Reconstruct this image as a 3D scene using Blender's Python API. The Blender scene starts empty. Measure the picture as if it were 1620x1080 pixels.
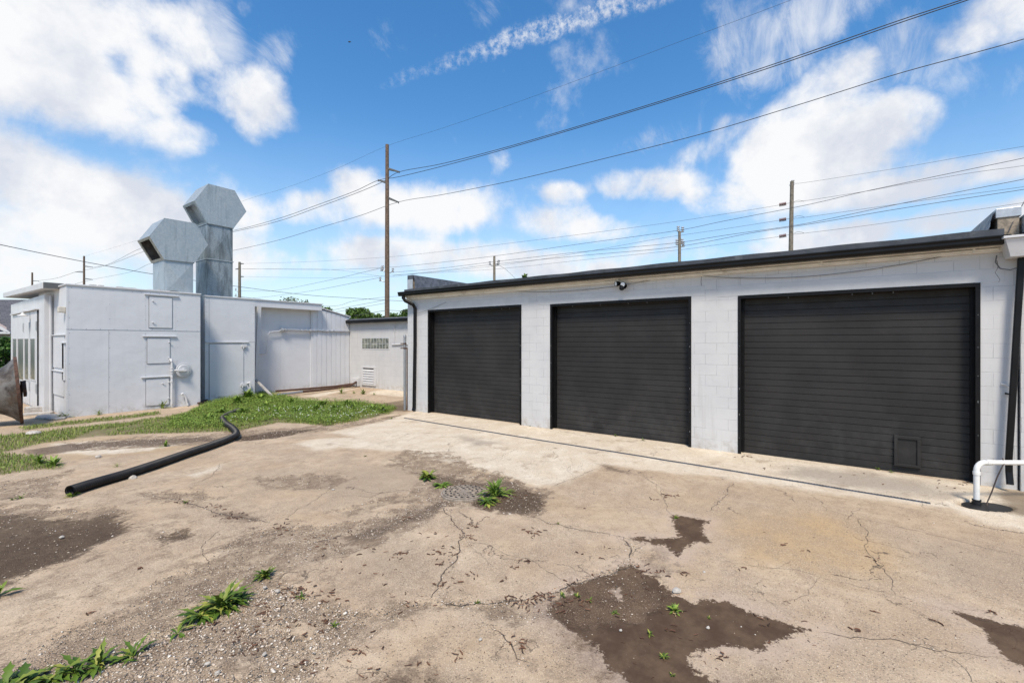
import bpy, bmesh, math, random
import numpy as np
from mathutils import Vector, Matrix, Euler

R = math.radians
random.seed(7)
rng = np.random.default_rng(7)
scene = bpy.context.scene
C = scene.collection

# ------------------------------------------------------------------ camera
CAM_H, F, YAW = 2.05, 720.0, 53.8
cam_d = bpy.data.cameras.new('camera')
cam = bpy.data.objects.new('camera', cam_d)
C.objects.link(cam)
cam.location = (0, 0, CAM_H)
cam.rotation_euler = (R(90), 0, R(-YAW))
cam_d.lens = 16.0
cam_d.sensor_width = 36.0
cam_d.shift_y = 1.0 / 1620
cam_d.clip_start = 0.1
cam_d.clip_end = 2000
scene.camera = cam

# ------------------------------------------------------------------ light
SUN_DIR = Vector((-0.58, -0.40, 1.05)).normalized()      # towards the sun
sun_d = bpy.data.lights.new('sun', 'SUN')
sun_d.energy = 3.4
sun_d.angle = R(13)
sun_d.color = (1.0, 0.90, 0.77)
sun = bpy.data.objects.new('sun', sun_d)
C.objects.link(sun)
sun.rotation_euler = SUN_DIR.to_track_quat('Z', 'Y').to_euler()

scene.view_settings.view_transform = 'Standard'
scene.view_settings.look = 'None'
scene.view_settings.exposure = 0.5
scene.view_settings.gamma = 1.0

VIEW = Vector((math.sin(R(YAW)), math.cos(R(YAW)), 0))
RIGHT = Vector((math.cos(R(YAW)), -math.sin(R(YAW)), 0))

def ray(u, v):
    return VIEW + RIGHT * ((u - 810) / F) + Vector((0, 0, 1)) * ((541 - v) / F)
CAMP = Vector((0, 0, CAM_H))
def PT(u, v, t):            # a point at depth t
    return CAMP + ray(u, v) * t
def G(u, v, z=0.0):         # a point on the ground
    r = ray(u, v)
    return CAMP + r * ((z - CAM_H) / r.z)
def PX(u, v, x):            # a point on a wall of constant x
    r = ray(u, v)
    return CAMP + r * (x / r.x)
def PY(u, v, y):
    r = ray(u, v)
    return CAMP + r * (y / r.y)

# ------------------------------------------------------------------ sky
world = bpy.data.worlds.new('World')
scene.world = world
world.use_nodes = True

def build_world():
    nt = world.node_tree
    N, L = nt.nodes, nt.links
    N.clear()
    out = N.new('ShaderNodeOutputWorld')
    bg = N.new('ShaderNodeBackground')
    bg.inputs['Strength'].default_value = 0.115
    L.new(bg.outputs[0], out.inputs[0])
    sky = N.new('ShaderNodeTexSky')
    sky.sky_type = 'NISHITA'
    sky.sun_disc = False
    sky.sun_elevation = math.asin(SUN_DIR.z)
    sky.sun_rotation = math.atan2(SUN_DIR.x, SUN_DIR.y)
    sky.air_density = 1.15
    sky.dust_density = 0.5
    sky.ozone_density = 2.0
    tc = N.new('ShaderNodeTexCoord')
    D = tc.outputs['Generated']

    def noise(scale, detail, rough, vec=D, dist=0.0):
        n = N.new('ShaderNodeTexNoise')
        n.inputs['Scale'].default_value = scale
        n.inputs['Detail'].default_value = detail
        n.inputs['Roughness'].default_value = rough
        n.inputs['Distortion'].default_value = dist
        L.new(vec, n.inputs['Vector'])
        return n
    def math_(op, a, b=None, clamp=False):
        m = N.new('ShaderNodeMath'); m.operation = op; m.use_clamp = clamp
        for i, x in enumerate((a, b)):
            if x is None: continue
            if isinstance(x, (int, float)): m.inputs[i].default_value = x
            else: L.new(x, m.inputs[i])
        return m.outputs[0]
    def blobs(lst):
        acc = None
        for (u, v, a, b, rot, w) in lst:
            d = ray(u, v); ln = d.length; n = d.normalized()
            # tangent axes at this direction, sized as seen there
            e1 = RIGHT - n * RIGHT.dot(n); e1.normalize()
            e2 = n.cross(e1); e2.normalize()
            if e2.z < 0: e2 = -e2
            c, s = math.cos(R(rot)), math.sin(R(rot))
            f1, f2 = e1 * c + e2 * s, e2 * c - e1 * s
            f3 = f1.cross(f2)
            m = Matrix((f1, f2, f3)).transposed()
            mp = N.new('ShaderNodeMapping'); mp.vector_type = 'TEXTURE'
            mp.inputs['Location'].default_value = n
            mp.inputs['Rotation'].default_value = m.to_euler()
            fall = (F / ln)  # px -> angle
            hx = a / (F * ln) * (1.0 / (1 + (abs(u - 810) / F) ** 2) ** 0.25)
            mp.inputs['Scale'].default_value = (hx, b / (F * ln), 0.8)
            L.new(D, mp.inputs['Vector'])
            le = N.new('ShaderNodeVectorMath'); le.operation = 'LENGTH'
            L.new(mp.outputs[0], le.inputs[0])
            mr = N.new('ShaderNodeMapRange'); mr.interpolation_type = 'SMOOTHSTEP'
            mr.inputs['From Min'].default_value = 1.45
            mr.inputs['From Max'].default_value = 0.35
            mr.inputs['To Max'].default_value = w
            L.new(le.outputs['Value'], mr.inputs['Value'])
            acc = mr.outputs[0] if acc is None else math_('MAXIMUM', math_('MULTIPLY', math_('ADD', acc, mr.outputs[0]), 0.72), math_('MAXIMUM', acc, mr.outputs[0]))
        return acc
    puffy = [(70, 100, 170, 85, 0, .98), (60, 20, 200, 70, 0, .82), (185, 175, 110, 55, -10, .82), (260, 60, 90, 60, 0, .62), (330, 130, 60, 60, 0, .5),
             (255, 130, 50, 55, 0, .8), (415, 170, 58, 62, 0, .95), (288, 215, 56, 30, 0, .8),
             (60, 290, 150, 70, -20, 1.0), (190, 345, 150, 70, -20, 1.0), (50, 380, 200, 50, 0, .85), (330, 400, 120, 60, 0, .75),
             (400, 342, 40, 30, 0, .6), (60, 440, 200, 40, 0, .7),
             (590, 320, 60, 42, 0, .95), (690, 330, 100, 42, 0, 1.0), (560, 290, 40, 26, 0, .65), (620, 400, 130, 30, 0, .72),
             (440, 420, 90, 26, 0, .62), (1030, 293, 90, 30, 0, 1.0), (895, 350, 75, 30, 0, .9), (960, 362, 70, 26, 0, .9), (897, 305, 38, 20, 0, .8),
             (1290, 230, 130, 75, 0, 1.05), (1230, 270, 90, 60, 0, .95), (1400, 190, 90, 45, 10, .9), (1320, 130, 70, 50, 0, .85),
             (1590, 25, 80, 50, 0, .95), (1530, 60, 50, 30, 0, .65),
             (1500, 280, 140, 34, 14, .92), (1370, 310, 120, 26, 8, .8), (1590, 262, 60, 30, 0, .8), (1130, 315, 60, 30, 0, .55),
             (1060, 395, 90, 26, 6, .8), (1330, 375, 150, 28, 6, .85), (1520, 345, 110, 24, 10, .85), (850, 420, 170, 26, 0, .72),
             (1180, 410, 120, 24, 0, .8), (1660, 330, 60, 30, 0, .8), (790, 250, 22, 16, -30, .45), (480, 330, 70, 30, 0, .55), (760, 400, 90, 22, 0, .6), (1000, 430, 160, 18, 0, .6), (1100, 240, 60, 20, 20, .42), (1150, 200, 40, 26, 20, .4),
             # beyond the frame
             (-500, 100, 250, 180, 0, .9), (2200, 100, 300, 200, 0, .9), (500, -420, 260, 160, 0, .8), (1500, -500, 260, 180, 0, .8)]
    wispy = [(1180, 75, 65, 90, 25, .75), (1290, 25, 100, 45, 20, .8), (1240, 110, 60, 40, 20, .6), (1430, 80, 90, 60, 25, .62), (1500, 110, 70, 45, 20, .5),
             (330, 40, 60, 70, 0, .75), (430, 90, 50, 30, 50, .5), (350, 110, 60, 60, 0, .55), (760, 15, 40, 30, 0, .35), (610, 60, 45, 30, 0, .28),
             (1050, 215, 90, 22, 15, .45), (1070, 175, 60, 30, 20, .28), (1560, 130, 70, 40, 0, .3), (500, 220, 60, 40, 0, .25)]
    n1 = noise(4.5, 10, .58, dist=.35)
    n2 = noise(21, 7, .62)
    den = blobs(puffy)
    e = math_('ADD', math_('MULTIPLY', math_('SUBTRACT', n1.outputs[0], .5), 2.7), math_('MULTIPLY', math_('SUBTRACT', n2.outputs[0], .5), .95))
    e = math_('ADD', den, e)
    mr = N.new('ShaderNodeMapRange'); mr.interpolation_type = 'SMOOTHSTEP'
    mr.inputs['From Min'].default_value = .17; mr.inputs['From Max'].default_value = 1.02
    L.new(e, mr.inputs['Value'])
    # wisps: streaky noise stretched along one direction of the sky
    mp = N.new('ShaderNodeMapping'); mp.vector_type = 'POINT'
    mp.inputs['Rotation'].default_value = (0.5, 0.3, R(40)); mp.inputs['Scale'].default_value = (3.5, 11.0, 6.0)
    L.new(D, mp.inputs['Vector'])
    n3 = noise(1.6, 10, .68, mp.outputs[0], .5)
    wd = blobs(wispy)
    w = math_('ADD', wd, math_('MULTIPLY', math_('SUBTRACT', n3.outputs[0], .52), 1.9))
    mw = N.new('ShaderNodeMapRange'); mw.interpolation_type = 'SMOOTHSTEP'
    mw.inputs['From Min'].default_value = .22; mw.inputs['From Max'].default_value = 1.15; mw.inputs['To Max'].default_value = .72
    L.new(w, mw.inputs['Value'])
    # the old aircraft trail: rippled band
    ctr = [(640, 121, 55, 13, 20, .45), (720, 95, 60, 15, 20, .6), (800, 66, 60, 19, 22, .8), (870, 44, 50, 20, 16, .9), (940, 22, 60, 19, 18, .95), (1010, 3, 60, 18, 14, .85), (1080, -18, 60, 16, 14, .6)]
    cd = blobs(ctr)
    n4 = noise(75, 4, .7)
    cw = math_('MULTIPLY', cd, math_('ADD', .1, math_('MULTIPLY', math_('SUBTRACT', n4.outputs[0], .3), 2.6)))
    mc = N.new('ShaderNodeMapRange'); mc.interpolation_type = 'SMOOTHSTEP'
    mc.inputs['From Min'].default_value = .12; mc.inputs['From Max'].default_value = 1.1; mc.inputs['To Max'].default_value = .72
    L.new(cw, mc.inputs['Value'])
    cov = math_('MAXIMUM', mr.outputs[0], math_('MAXIMUM', mw.outputs[0], mc.outputs[0]))
    # pale air low down
    sep = N.new('ShaderNodeSeparateXYZ'); L.new(D, sep.inputs[0])
    hz = N.new('ShaderNodeMapRange'); hz.interpolation_type = 'SMOOTHSTEP'
    hz.inputs['From Min'].default_value = .46; hz.inputs['From Max'].default_value = -.02; hz.inputs['To Max'].default_value = .80
    L.new(sep.outputs['Z'], hz.inputs['Value'])
    hn = math_('MULTIPLY', hz.outputs[0], math_('ADD', .35, n1.outputs[0]))
    hs = N.new('ShaderNodeHueSaturation')
    hs.inputs['Saturation'].default_value = 1.33; hs.inputs['Value'].default_value = 1.16
    L.new(sky.outputs[0], hs.inputs['Color'])
    # cloud colour: white tops, blue-grey bodies
    cr = N.new('ShaderNodeValToRGB')
    cr.color_ramp.elements[0].position = .38; cr.color_ramp.elements[0].color = (4.35, 4.6, 5.15, 1)
    cr.color_ramp.elements[1].position = .54; cr.color_ramp.elements[1].color = (5.9, 5.95, 6.05, 1)
    n5 = noise(5.5, 7, .6)
    L.new(n5.outputs[0], cr.inputs[0])
    m1 = N.new('ShaderNodeMix'); m1.data_type = 'RGBA'
    L.new(math_('MULTIPLY', hn, 1.0, True), m1.inputs[0]); L.new(hs.outputs[0], m1.inputs[6]); m1.inputs[7].default_value = (4.2, 5.15, 6.15, 1)
    m2 = N.new('ShaderNodeMix'); m2.data_type = 'RGBA'
    L.new(cov, m2.inputs[0]); L.new(m1.outputs[2], m2.inputs[6]); L.new(cr.outputs[0], m2.inputs[7])
    L.new(m2.outputs[2], bg.inputs['Color'])
build_world()

# ------------------------------------------------------------------ helpers
ORG = {}
def tag(o, label=None, cat=None, group=None, kind=None):
    if label: o['label'] = label
    if cat: o['category'] = cat
    if group: o['group'] = group
    if kind: o['kind'] = kind
    return o
def empty(name, loc, label=None, cat=None, group=None):
    o = bpy.data.objects.new(name, None); C.objects.link(o)
    o.location = loc; o.empty_display_size = .2
    ORG[o.name] = Vector(loc)
    return tag(o, label, cat, group)

class MB:
    """collects shapes given in world coordinates"""
    def __init__(s): s.v = []; s.f = []; s.mi = []; s.cur = 0
    def add(s, vs, fs):
        k = len(s.v); s.v += [tuple(p) for p in vs]; s.f += [tuple(i + k for i in f) for f in fs]; return s
    def use(s, i):      # following faces take material i
        s.mi += [s.cur]*(len(s.f)-len(s.mi)); s.cur = i; return s
    def box(s, a, b):
        x0, y0, z0 = (min(a[i], b[i]) for i in range(3)); x1, y1, z1 = (max(a[i], b[i]) for i in range(3))
        return s.add([(x0,y0,z0),(x1,y0,z0),(x1,y1,z0),(x0,y1,z0),(x0,y0,z1),(x1,y0,z1),(x1,y1,z1),(x0,y1,z1)],
                     [(3,2,1,0),(4,5,6,7),(0,1,5,4),(1,2,6,5),(2,3,7,6),(3,0,4,7)])
    def hexa(s, P):   # 8 points: bottom ring, top ring
        return s.add(P, [(3,2,1,0),(4,5,6,7),(0,1,5,4),(1,2,6,5),(2,3,7,6),(3,0,4,7)])
    def bar(s, a, b, w, h, up=Vector((0, 0, 1)), w2=None, h2=None):
        a, b = Vector(a), Vector(b); d = (b - a).normalized()
        if abs(d.dot(up)) > .99: up = Vector((0, 1, 0))
        r = d.cross(up).normalized(); q = r.cross(d).normalized()
        w2 = w2 or w; h2 = h2 or h
        P = [a - r*w/2 - q*h/2, a + r*w/2 - q*h/2, a + r*w/2 + q*h/2, a - r*w/2 + q*h/2,
             b - r*w2/2 - q*h2/2, b + r*w2/2 - q*h2/2, b + r*w2/2 + q*h2/2, b - r*w2/2 + q*h2/2]
        return s.hexa(P)
    def tube(s, pts, rad, n=10, cap=True, prof=None):
        pts = [Vector(p) for p in pts]
        if not hasattr(rad, '__len__'): rad = [rad] * len(pts)
        k = len(s.v); up = None; rings = 0
        for i, p in enumerate(pts):
            d = (pts[min(i+1, len(pts)-1)] - pts[max(i-1, 0)])
            d.normalize()
            if up is None:
                up = Vector((0,0,1)) if abs(d.z) < .9 else Vector((1,0,0))
            r = d.cross(up)
            if r.length < 1e-6: r = d.orthogonal()
            r.normalize(); q = r.cross(d).normalized(); up = q
            if prof:
                for (a, b) in prof: s.v.append(tuple(p + r*a + q*b))
            else:
                for j in range(n):
                    t = 2*math.pi*j/n
                    s.v.append(tuple(p + (r*math.cos(t) + q*math.sin(t))*rad[i]))
        n = len(prof) if prof else n
        for i in range(len(pts)-1):
            for j in range(n):
                a = k+i*n+j; b = k+i*n+(j+1) % n
                s.f.append((a, b, b+n, a+n))
        if cap:
            s.f.append(tuple(k+j for j in reversed(range(n)))); s.f.append(tuple(k+(len(pts)-1)*n+j for j in range(n)))
        return s
    def lathe(s, o, axis, prof, n=24, close=False):   # prof: (along, radius)
        o = Vector(o); axis = Vector(axis).normalized(); r = axis.orthogonal().normalized(); q = axis.cross(r)
        k = len(s.v)
        for (h, rr) in prof:
            for j in range(n):
                t = 2*math.pi*j/n
                s.v.append(tuple(o + axis*h + (r*math.cos(t) + q*math.sin(t))*max(rr, 1e-4)))
        m = len(prof)
        for i in range(m-1 if not close else m):
            for j in range(n):
                a = k+i*n+j; b = k+i*n+(j+1) % n; i2 = (i+1) % m
                s.f.append((a, b, k+i2*n+(j+1) % n, k+i2*n+j))
        return s
    def prism(s, pts, off):    # polygon extruded by a vector
        n = len(pts); off = Vector(off)
        P = [Vector(p) for p in pts]; 
        return s.add(P + [p+off for p in P], [tuple(reversed(range(n))), tuple(range(n, 2*n))] + [(i, (i+1) % n, n+(i+1) % n, n+i) for i in range(n)])
    def build(s, name, mat, parent=None, smooth=False, bevel=0.0):
        me = bpy.data.meshes.new(name)
        o = bpy.data.objects.new(name, me); C.objects.link(o)
        org = ORG[parent.name] if parent else None
        if parent is None:
            org = Vector((0, 0, 0))
            if s.v:
                a = np.array(s.v); org = Vector(((a[:,0].min()+a[:,0].max())/2, (a[:,1].min()+a[:,1].max())/2, a[:,2].min()))
            o.location = org
        me.from_pydata([(x-org.x, y-org.y, z-org.z) for x, y, z in s.v], [], s.f)
        bm = bmesh.new(); bm.from_mesh(me)
        bmesh.ops.recalc_face_normals(bm, faces=bm.faces)
        bm.to_mesh(me); bm.free()
        if smooth:
            me.polygons.foreach_set('use_smooth', [True]*len(me.polygons))
            try: me.set_sharp_from_angle(angle=R(42))
            except Exception: pass
        if isinstance(mat, (list, tuple)):
            s.use(s.cur)
            for q in mat: me.materials.append(q)
            if len(s.mi) == len(me.polygons): me.polygons.foreach_set('material_index', s.mi)
        else: me.materials.append(mat)
        if bevel:
            m = o.modifiers.new('b', 'BEVEL'); m.width = bevel; m.segments = 2; m.limit_method = 'ANGLE'; m.angle_limit = R(40)
        if parent: o.parent = parent
        ORG[o.name] = org
        return o

def np_mesh(name, V, Fc, mat, parent=None, org=None, smooth=False):
    """V (n,3) world, Fc (m,k) all the same size"""
    V = np.asarray(V, dtype=np.float32); Fc = np.asarray(Fc, dtype=np.int32)
    if org is None: org = ORG[parent.name] if parent else Vector((0, 0, 0))
    V = V - np.array(org, dtype=np.float32)
    me = bpy.data.meshes.new(name); k = Fc.shape[1]; m = len(Fc)
    me.vertices.add(len(V)); me.vertices.foreach_set('co', V.ravel())
    me.loops.add(m*k); me.loops.foreach_set('vertex_index', Fc.ravel())
    me.polygons.add(m); me.polygons.foreach_set('loop_start', np.arange(m, dtype=np.int32)*k)
    try: me.polygons.foreach_set('loop_total', np.full(m, k, dtype=np.int32))
    except Exception: pass
    if smooth: me.polygons.foreach_set('use_smooth', np.ones(m, dtype=bool))
    me.update(calc_edges=True); me.validate()
    me.materials.append(mat)
    o = bpy.data.objects.new(name, me); C.objects.link(o)
    if parent: o.parent = parent
    else: o.location = org
    ORG[o.name] = Vector(org)
    return o

def copy_tree(o, parent=None):
    c = o.copy(); C.objects.link(c)
    if parent: c.parent = parent
    ORG[c.name] = ORG[o.name]
    for ch in list(o.children): copy_tree(ch, c)
    return c

# ------------------------------------------------------------------ materials
class NT:
    def __init__(s, name):
        s.m = bpy.data.materials.new(name); s.m.use_nodes = True
        s.N = s.m.node_tree.nodes; s.L = s.m.node_tree.links
        s.b = s.N['Principled BSDF']
        s.tc = s.N.new('ShaderNodeTexCoord'); s.O = s.tc.outputs['Object']
    def setin(s, inp, x):
        if isinstance(x, bpy.types.NodeSocket): s.L.new(x, inp)
        else: inp.default_value = x
    def noise(s, scale, detail=5, rough=.55, vec=None, dist=0, out=0):
        n = s.N.new('ShaderNodeTexNoise'); n.inputs['Scale'].default_value = scale; n.inputs['Detail'].default_value = detail
        n.inputs['Roughness'].default_value = rough; n.inputs['Distortion'].default_value = dist
        s.L.new(vec or s.O, n.inputs['Vector']); return n.outputs[out]
    def voro(s, scale, feature='F1', vec=None, out='Distance', rand=1.0):
        n = s.N.new('ShaderNodeTexVoronoi'); n.feature = feature; n.inputs['Scale'].default_value = scale
        n.inputs['Randomness'].default_value = rand
        s.L.new(vec or s.O, n.inputs['Vector']); return n.outputs[out]
    def mapping(s, scale=(1,1,1), rot=(0,0,0), loc=(0,0,0), vec=None):
        n = s.N.new('ShaderNodeMapping'); n.inputs['Scale'].default_value = scale; n.inputs['Rotation'].default_value = rot; n.inputs['Location'].default_value = loc
        s.L.new(vec or s.O, n.inputs['Vector']); return n.outputs[0]
    def rng(s, x, a, b, c=0., d=1., smooth=True):
        n = s.N.new('ShaderNodeMapRange')
        if smooth: n.interpolation_type = 'SMOOTHSTEP'
        s.L.new(x, n.inputs['Value'])
        for k, q in zip(('From Min', 'From Max', 'To Min', 'To Max'), (a, b, c, d)): n.inputs[k].default_value = q
        return n.outputs[0]
    def math(s, op, a, b=0., clamp=False):
        n = s.N.new('ShaderNodeMath'); n.operation = op; n.use_clamp = clamp
        s.setin(n.inputs[0], a); s.setin(n.inputs[1], b); return n.outputs[0]
    def mix(s, f, a, b, mode='MIX'):
        n = s.N.new('ShaderNodeMix'); n.data_type = 'RGBA'; n.blend_type = mode
        s.setin(n.inputs[0], f)
        for i, x in ((6, a), (7, b)):
            if isinstance(x, tuple) and len(x) == 3: x = (*x, 1)
            s.setin(n.inputs[i], x)
        return n.outputs[2]
    def bump(s, h, strength=.3, dist=.01, normal=None):
        n = s.N.new('ShaderNodeBump'); n.inputs['Strength'].default_value = strength; n.inputs['Distance'].default_value = dist
        s.L.new(h, n.inputs['Height'])
        if normal is not None: s.L.new(normal, n.inputs['Normal'])
        return n.outputs[0]
    def attr(s, name, out='Fac'):
        n = s.N.new('ShaderNodeAttribute'); n.attribute_name = name; return n.outputs[out]
    def island(s):
        return s.N.new('ShaderNodeNewGeometry').outputs['Random Per Island']
    def ramp(s, x, stops):
        n = s.N.new('ShaderNodeValToRGB'); s.L.new(x, n.inputs[0]); e = n.color_ramp.elements
        while len(e) < len(stops): e.new(.5)
        for q, (p, c) in zip(e, stops): q.position = p; q.color = (*c, 1)
        return n.outputs[0]
    def fin(s, col, rough=.6, metal=0., normal=None, spec=None):
        if isinstance(col, tuple): col = (*col, 1)
        s.setin(s.b.inputs['Base Color'], col); s.setin(s.b.inputs['Roughness'], rough); s.setin(s.b.inputs['Metallic'], metal)
        if normal is not None: s.L.new(normal, s.b.inputs['Normal'])
        if spec is not None: s.b.inputs['Specular IOR Level'].default_value = spec
        return s.m

M = {}
def plain(name, col, rough=.55, metal=0., var=.12, scale=6., bump=.15, bscale=60., dark=None, dist=.004, spec=None):
    n = NT(name)
    a = n.noise(scale, 6, .62); f = n.rng(a, .3, .7)
    lo = tuple(c*(1-var) for c in col); hi = tuple(min(1, c*(1+var*.6)) for c in col)
    c = n.mix(f, lo, hi)
    if dark: c = n.mix(n.rng(n.noise(scale*.7, 8, .7), .55, .72), c, dark)
    M[name] = n.fin(c, rough, metal, n.bump(n.noise(bscale, 4, .6), bump, dist), spec)
    return M[name]

def block_paint(name, axis):
    """white painted concrete block: 0.4 x 0.2 m units in running bond"""
    n = NT(name)
    sp = n.N.new('ShaderNodeSeparateXYZ'); n.L.new(n.O, sp.inputs[0])
    cb = n.N.new('ShaderNodeCombineXYZ'); n.L.new(sp.outputs[axis], cb.inputs[0]); n.L.new(sp.outputs['Z'], cb.inputs[1])
    wob = n.noise(3., 3, .5, out=1)
    va = n.N.new('ShaderNodeVectorMath'); va.operation = 'MULTIPLY_ADD'; n.L.new(wob, va.inputs[0]); va.inputs[1].default_value = (.006, .006, 0); n.L.new(cb.outputs[0], va.inputs[2])
    br = n.N.new('ShaderNodeTexBrick'); n.L.new(va.outputs[0], br.inputs['Vector'])
    br.inputs['Scale'].default_value = 1.; br.inputs['Brick Width'].default_value = .406; br.inputs['Row Height'].default_value = .203
    br.inputs['Mortar Size'].default_value = .0045; br.inputs['Mortar Smooth'].default_value = .6
    br.inputs['Color1'].default_value = (1, 1, 1, 1); br.inputs['Color2'].default_value = (.93, .93, .93, 1); br.inputs['Mortar'].default_value = (.0, .0, .0, 1)
    joint = br.outputs['Fac']
    # joints filled unevenly with paint
    jf = n.math('MULTIPLY', joint, n.rng(n.noise(2.3, 5, .6), .38, .60, .05, 1.))
    base = n.mix(n.rng(n.noise(1.3, 7, .65), .3, .7), (.50, .50, .495), (.56, .555, .54))
    base = n.mix(n.math('MULTIPLY', br.outputs['Color'], 1.), n.mix(.5, base, (.49, .49, .49)), base)
    col = n.mix(n.math('MULTIPLY', jf, .6), base, (.30, .31, .32))
    # dirt splash near the ground, scuffs
    low = n.math('MULTIPLY', n.rng(sp.outputs['Z'], .40, .0), n.rng(n.noise(5., 7, .7), .42, .7))
    col = n.mix(n.math('MULTIPLY', low, .8), col, (.33, .29, .23))
    scuff = n.rng(n.noise(7., 8, .75), .62, .70, 0, .45)
    col = n.mix(scuff, col, (.42, .42, .41))
    st = n.rng(n.noise(1., 6, .6, n.mapping((9, 9, .6))), .54, .72, 0, .4)
    col = n.mix(st, col, (.40, .39, .36))
    h = n.math('ADD', n.math('MULTIPLY', jf, -1.), n.math('MULTIPLY', n.noise(90., 5, .7), .35))
    M[name] = n.fin(col, .62, 0., n.bump(h, .55, .006))
block_paint('block_y', 'Y'); block_paint('block_x', 'X')

def metal_paint(name, col, streak=.25):
    n = NT(name)
    st = n.rng(n.noise(1., 7, .65, n.mapping((7, 7, .5))), .45, .8, 0, streak)
    c = n.mix(n.rng(n.noise(1.1, 6, .6), .3, .7), tuple(x*.95 for x in col), col)
    c = n.mix(st, c, tuple(x*.78 for x in col))
    c = n.mix(n.rng(n.noise(26., 6, .7), .65, .72, 0, .6), c, (.31, .29, .27))
    rr_ = n.math('MULTIPLY', n.rng(n.noise(1., 6, .7, n.mapping((16, 16, .9), loc=(5, 5, 5))), .64, .74), n.rng(n.noise(2.5, 4, .6), .5, .62))
    c = n.mix(n.math('MULTIPLY', rr_, .45), c, (.30, .21, .14))
    sp = n.N.new('ShaderNodeSeparateXYZ'); n.L.new(n.O, sp.inputs[0])
    c = n.mix(n.math('MULTIPLY', n.rng(sp.outputs['Z'], .35, .0), n.rng(n.noise(6., 7, .7), .42, .66, 0, .6)), c, (.32, .29, .24))
    h = n.math('ADD', n.math('MULTIPLY', n.noise(2.2, 4, .5), 1.), n.math('MULTIPLY', n.noise(120., 3, .6), .02))
    M[name] = n.fin(c, n.rng(n.noise(3., 4, .5), .3, .7, .36, .56), 0., n.bump(h, .4, .04))
metal_paint('booth_paint', (.60, .608, .618))
metal_paint('clad_paint', (.58, .588, .60))
plain('seam_grey', (.16, .165, .18), .8)
metal_paint('trim_white', (.57, .57, .57))
plain('cream_board', (.66, .63, .56), .6, var=.15, scale=3, dark=(.36, .33, .27))
plain('frame_black', (.007, .007, .0075), .45, var=.3, scale=8, bump=.1, spec=.2)
plain('gutter_black', (.007, .007, .0075), .36, var=.3, scale=3, bump=.08, spec=.22)
plain('gap_dark', (.03, .03, .032), .8, var=.4)
plain('rust', (.085, .042, .026), .85, var=.5, scale=14, bump=.5, dark=(.05, .03, .022))
plain('pole_wood', (.145, .095, .065), .85, var=.4, scale=5, bump=.4)
plain('pole_grey', (.20, .17, .13), .85, var=.4, scale=5, bump=.4)
plain('arm_grey', (.10, .105, .105), .7)
plain('wire', (.05, .052, .06), .6, var=.1)
plain('insulator_red', (.14, .045, .035), .35)
plain('porcelain', (.30, .31, .33), .3)
plain('pipe_grey', (.33, .34, .35), .5, metal=.6, dark=(.16, .11, .08), scale=9)
plain('pvc', (.72, .72, .69), .35, var=.07, scale=9, bump=.03, dark=(.52, .49, .42))
plain('rubber', (.012, .012, .012), .5, var=.2)
plain('cable_brown', (.035, .022, .016), .5)
plain('glass_lamp', (.75, .76, .74), .25)
plain('beige_plastic', (.55, .51, .43), .5)
plain('stone', (.40, .38, .35), .85, var=.3, scale=18, bump=.4, bscale=40)
plain('roof_dark', (.06, .062, .066), .7, var=.35, scale=4, dark=(.12, .12, .12), bump=.4, bscale=12)
plain('membrane', (.11, .115, .13), .38, var=.4, scale=6, bump=.7, bscale=5, dark=(.04, .042, .05), dist=.05)
plain('flashing', (.46, .48, .50), .35, metal=.35, var=.2, scale=7)
plain('bark', (.10, .075, .055), .9, var=.4, scale=9, bump=.6)
plain('roughstone', (.30, .25, .19), .9, var=.4, scale=20, bump=.6, bscale=30)
plain('plank', (.34, .32, .29), .8, var=.3, scale=8, bump=.3)
plain('house_wall', (.42, .34, .30), .8)
plain('bird_dark', (.03, .03, .03), .7)
plain('iron', (.34, .28, .215), .62, metal=.25, var=.4, scale=20, bump=.5, bscale=70, dark=(.13, .09, .07))
plain('iron_hole', (.012, .011, .01), .9)
plain('rim_galv', (.34, .33, .27), .55, metal=.3, var=.35, scale=14, dark=(.16, .11, .06))
plain('duct_inside', (.10, .095, .085), .8, var=.4)

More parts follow.
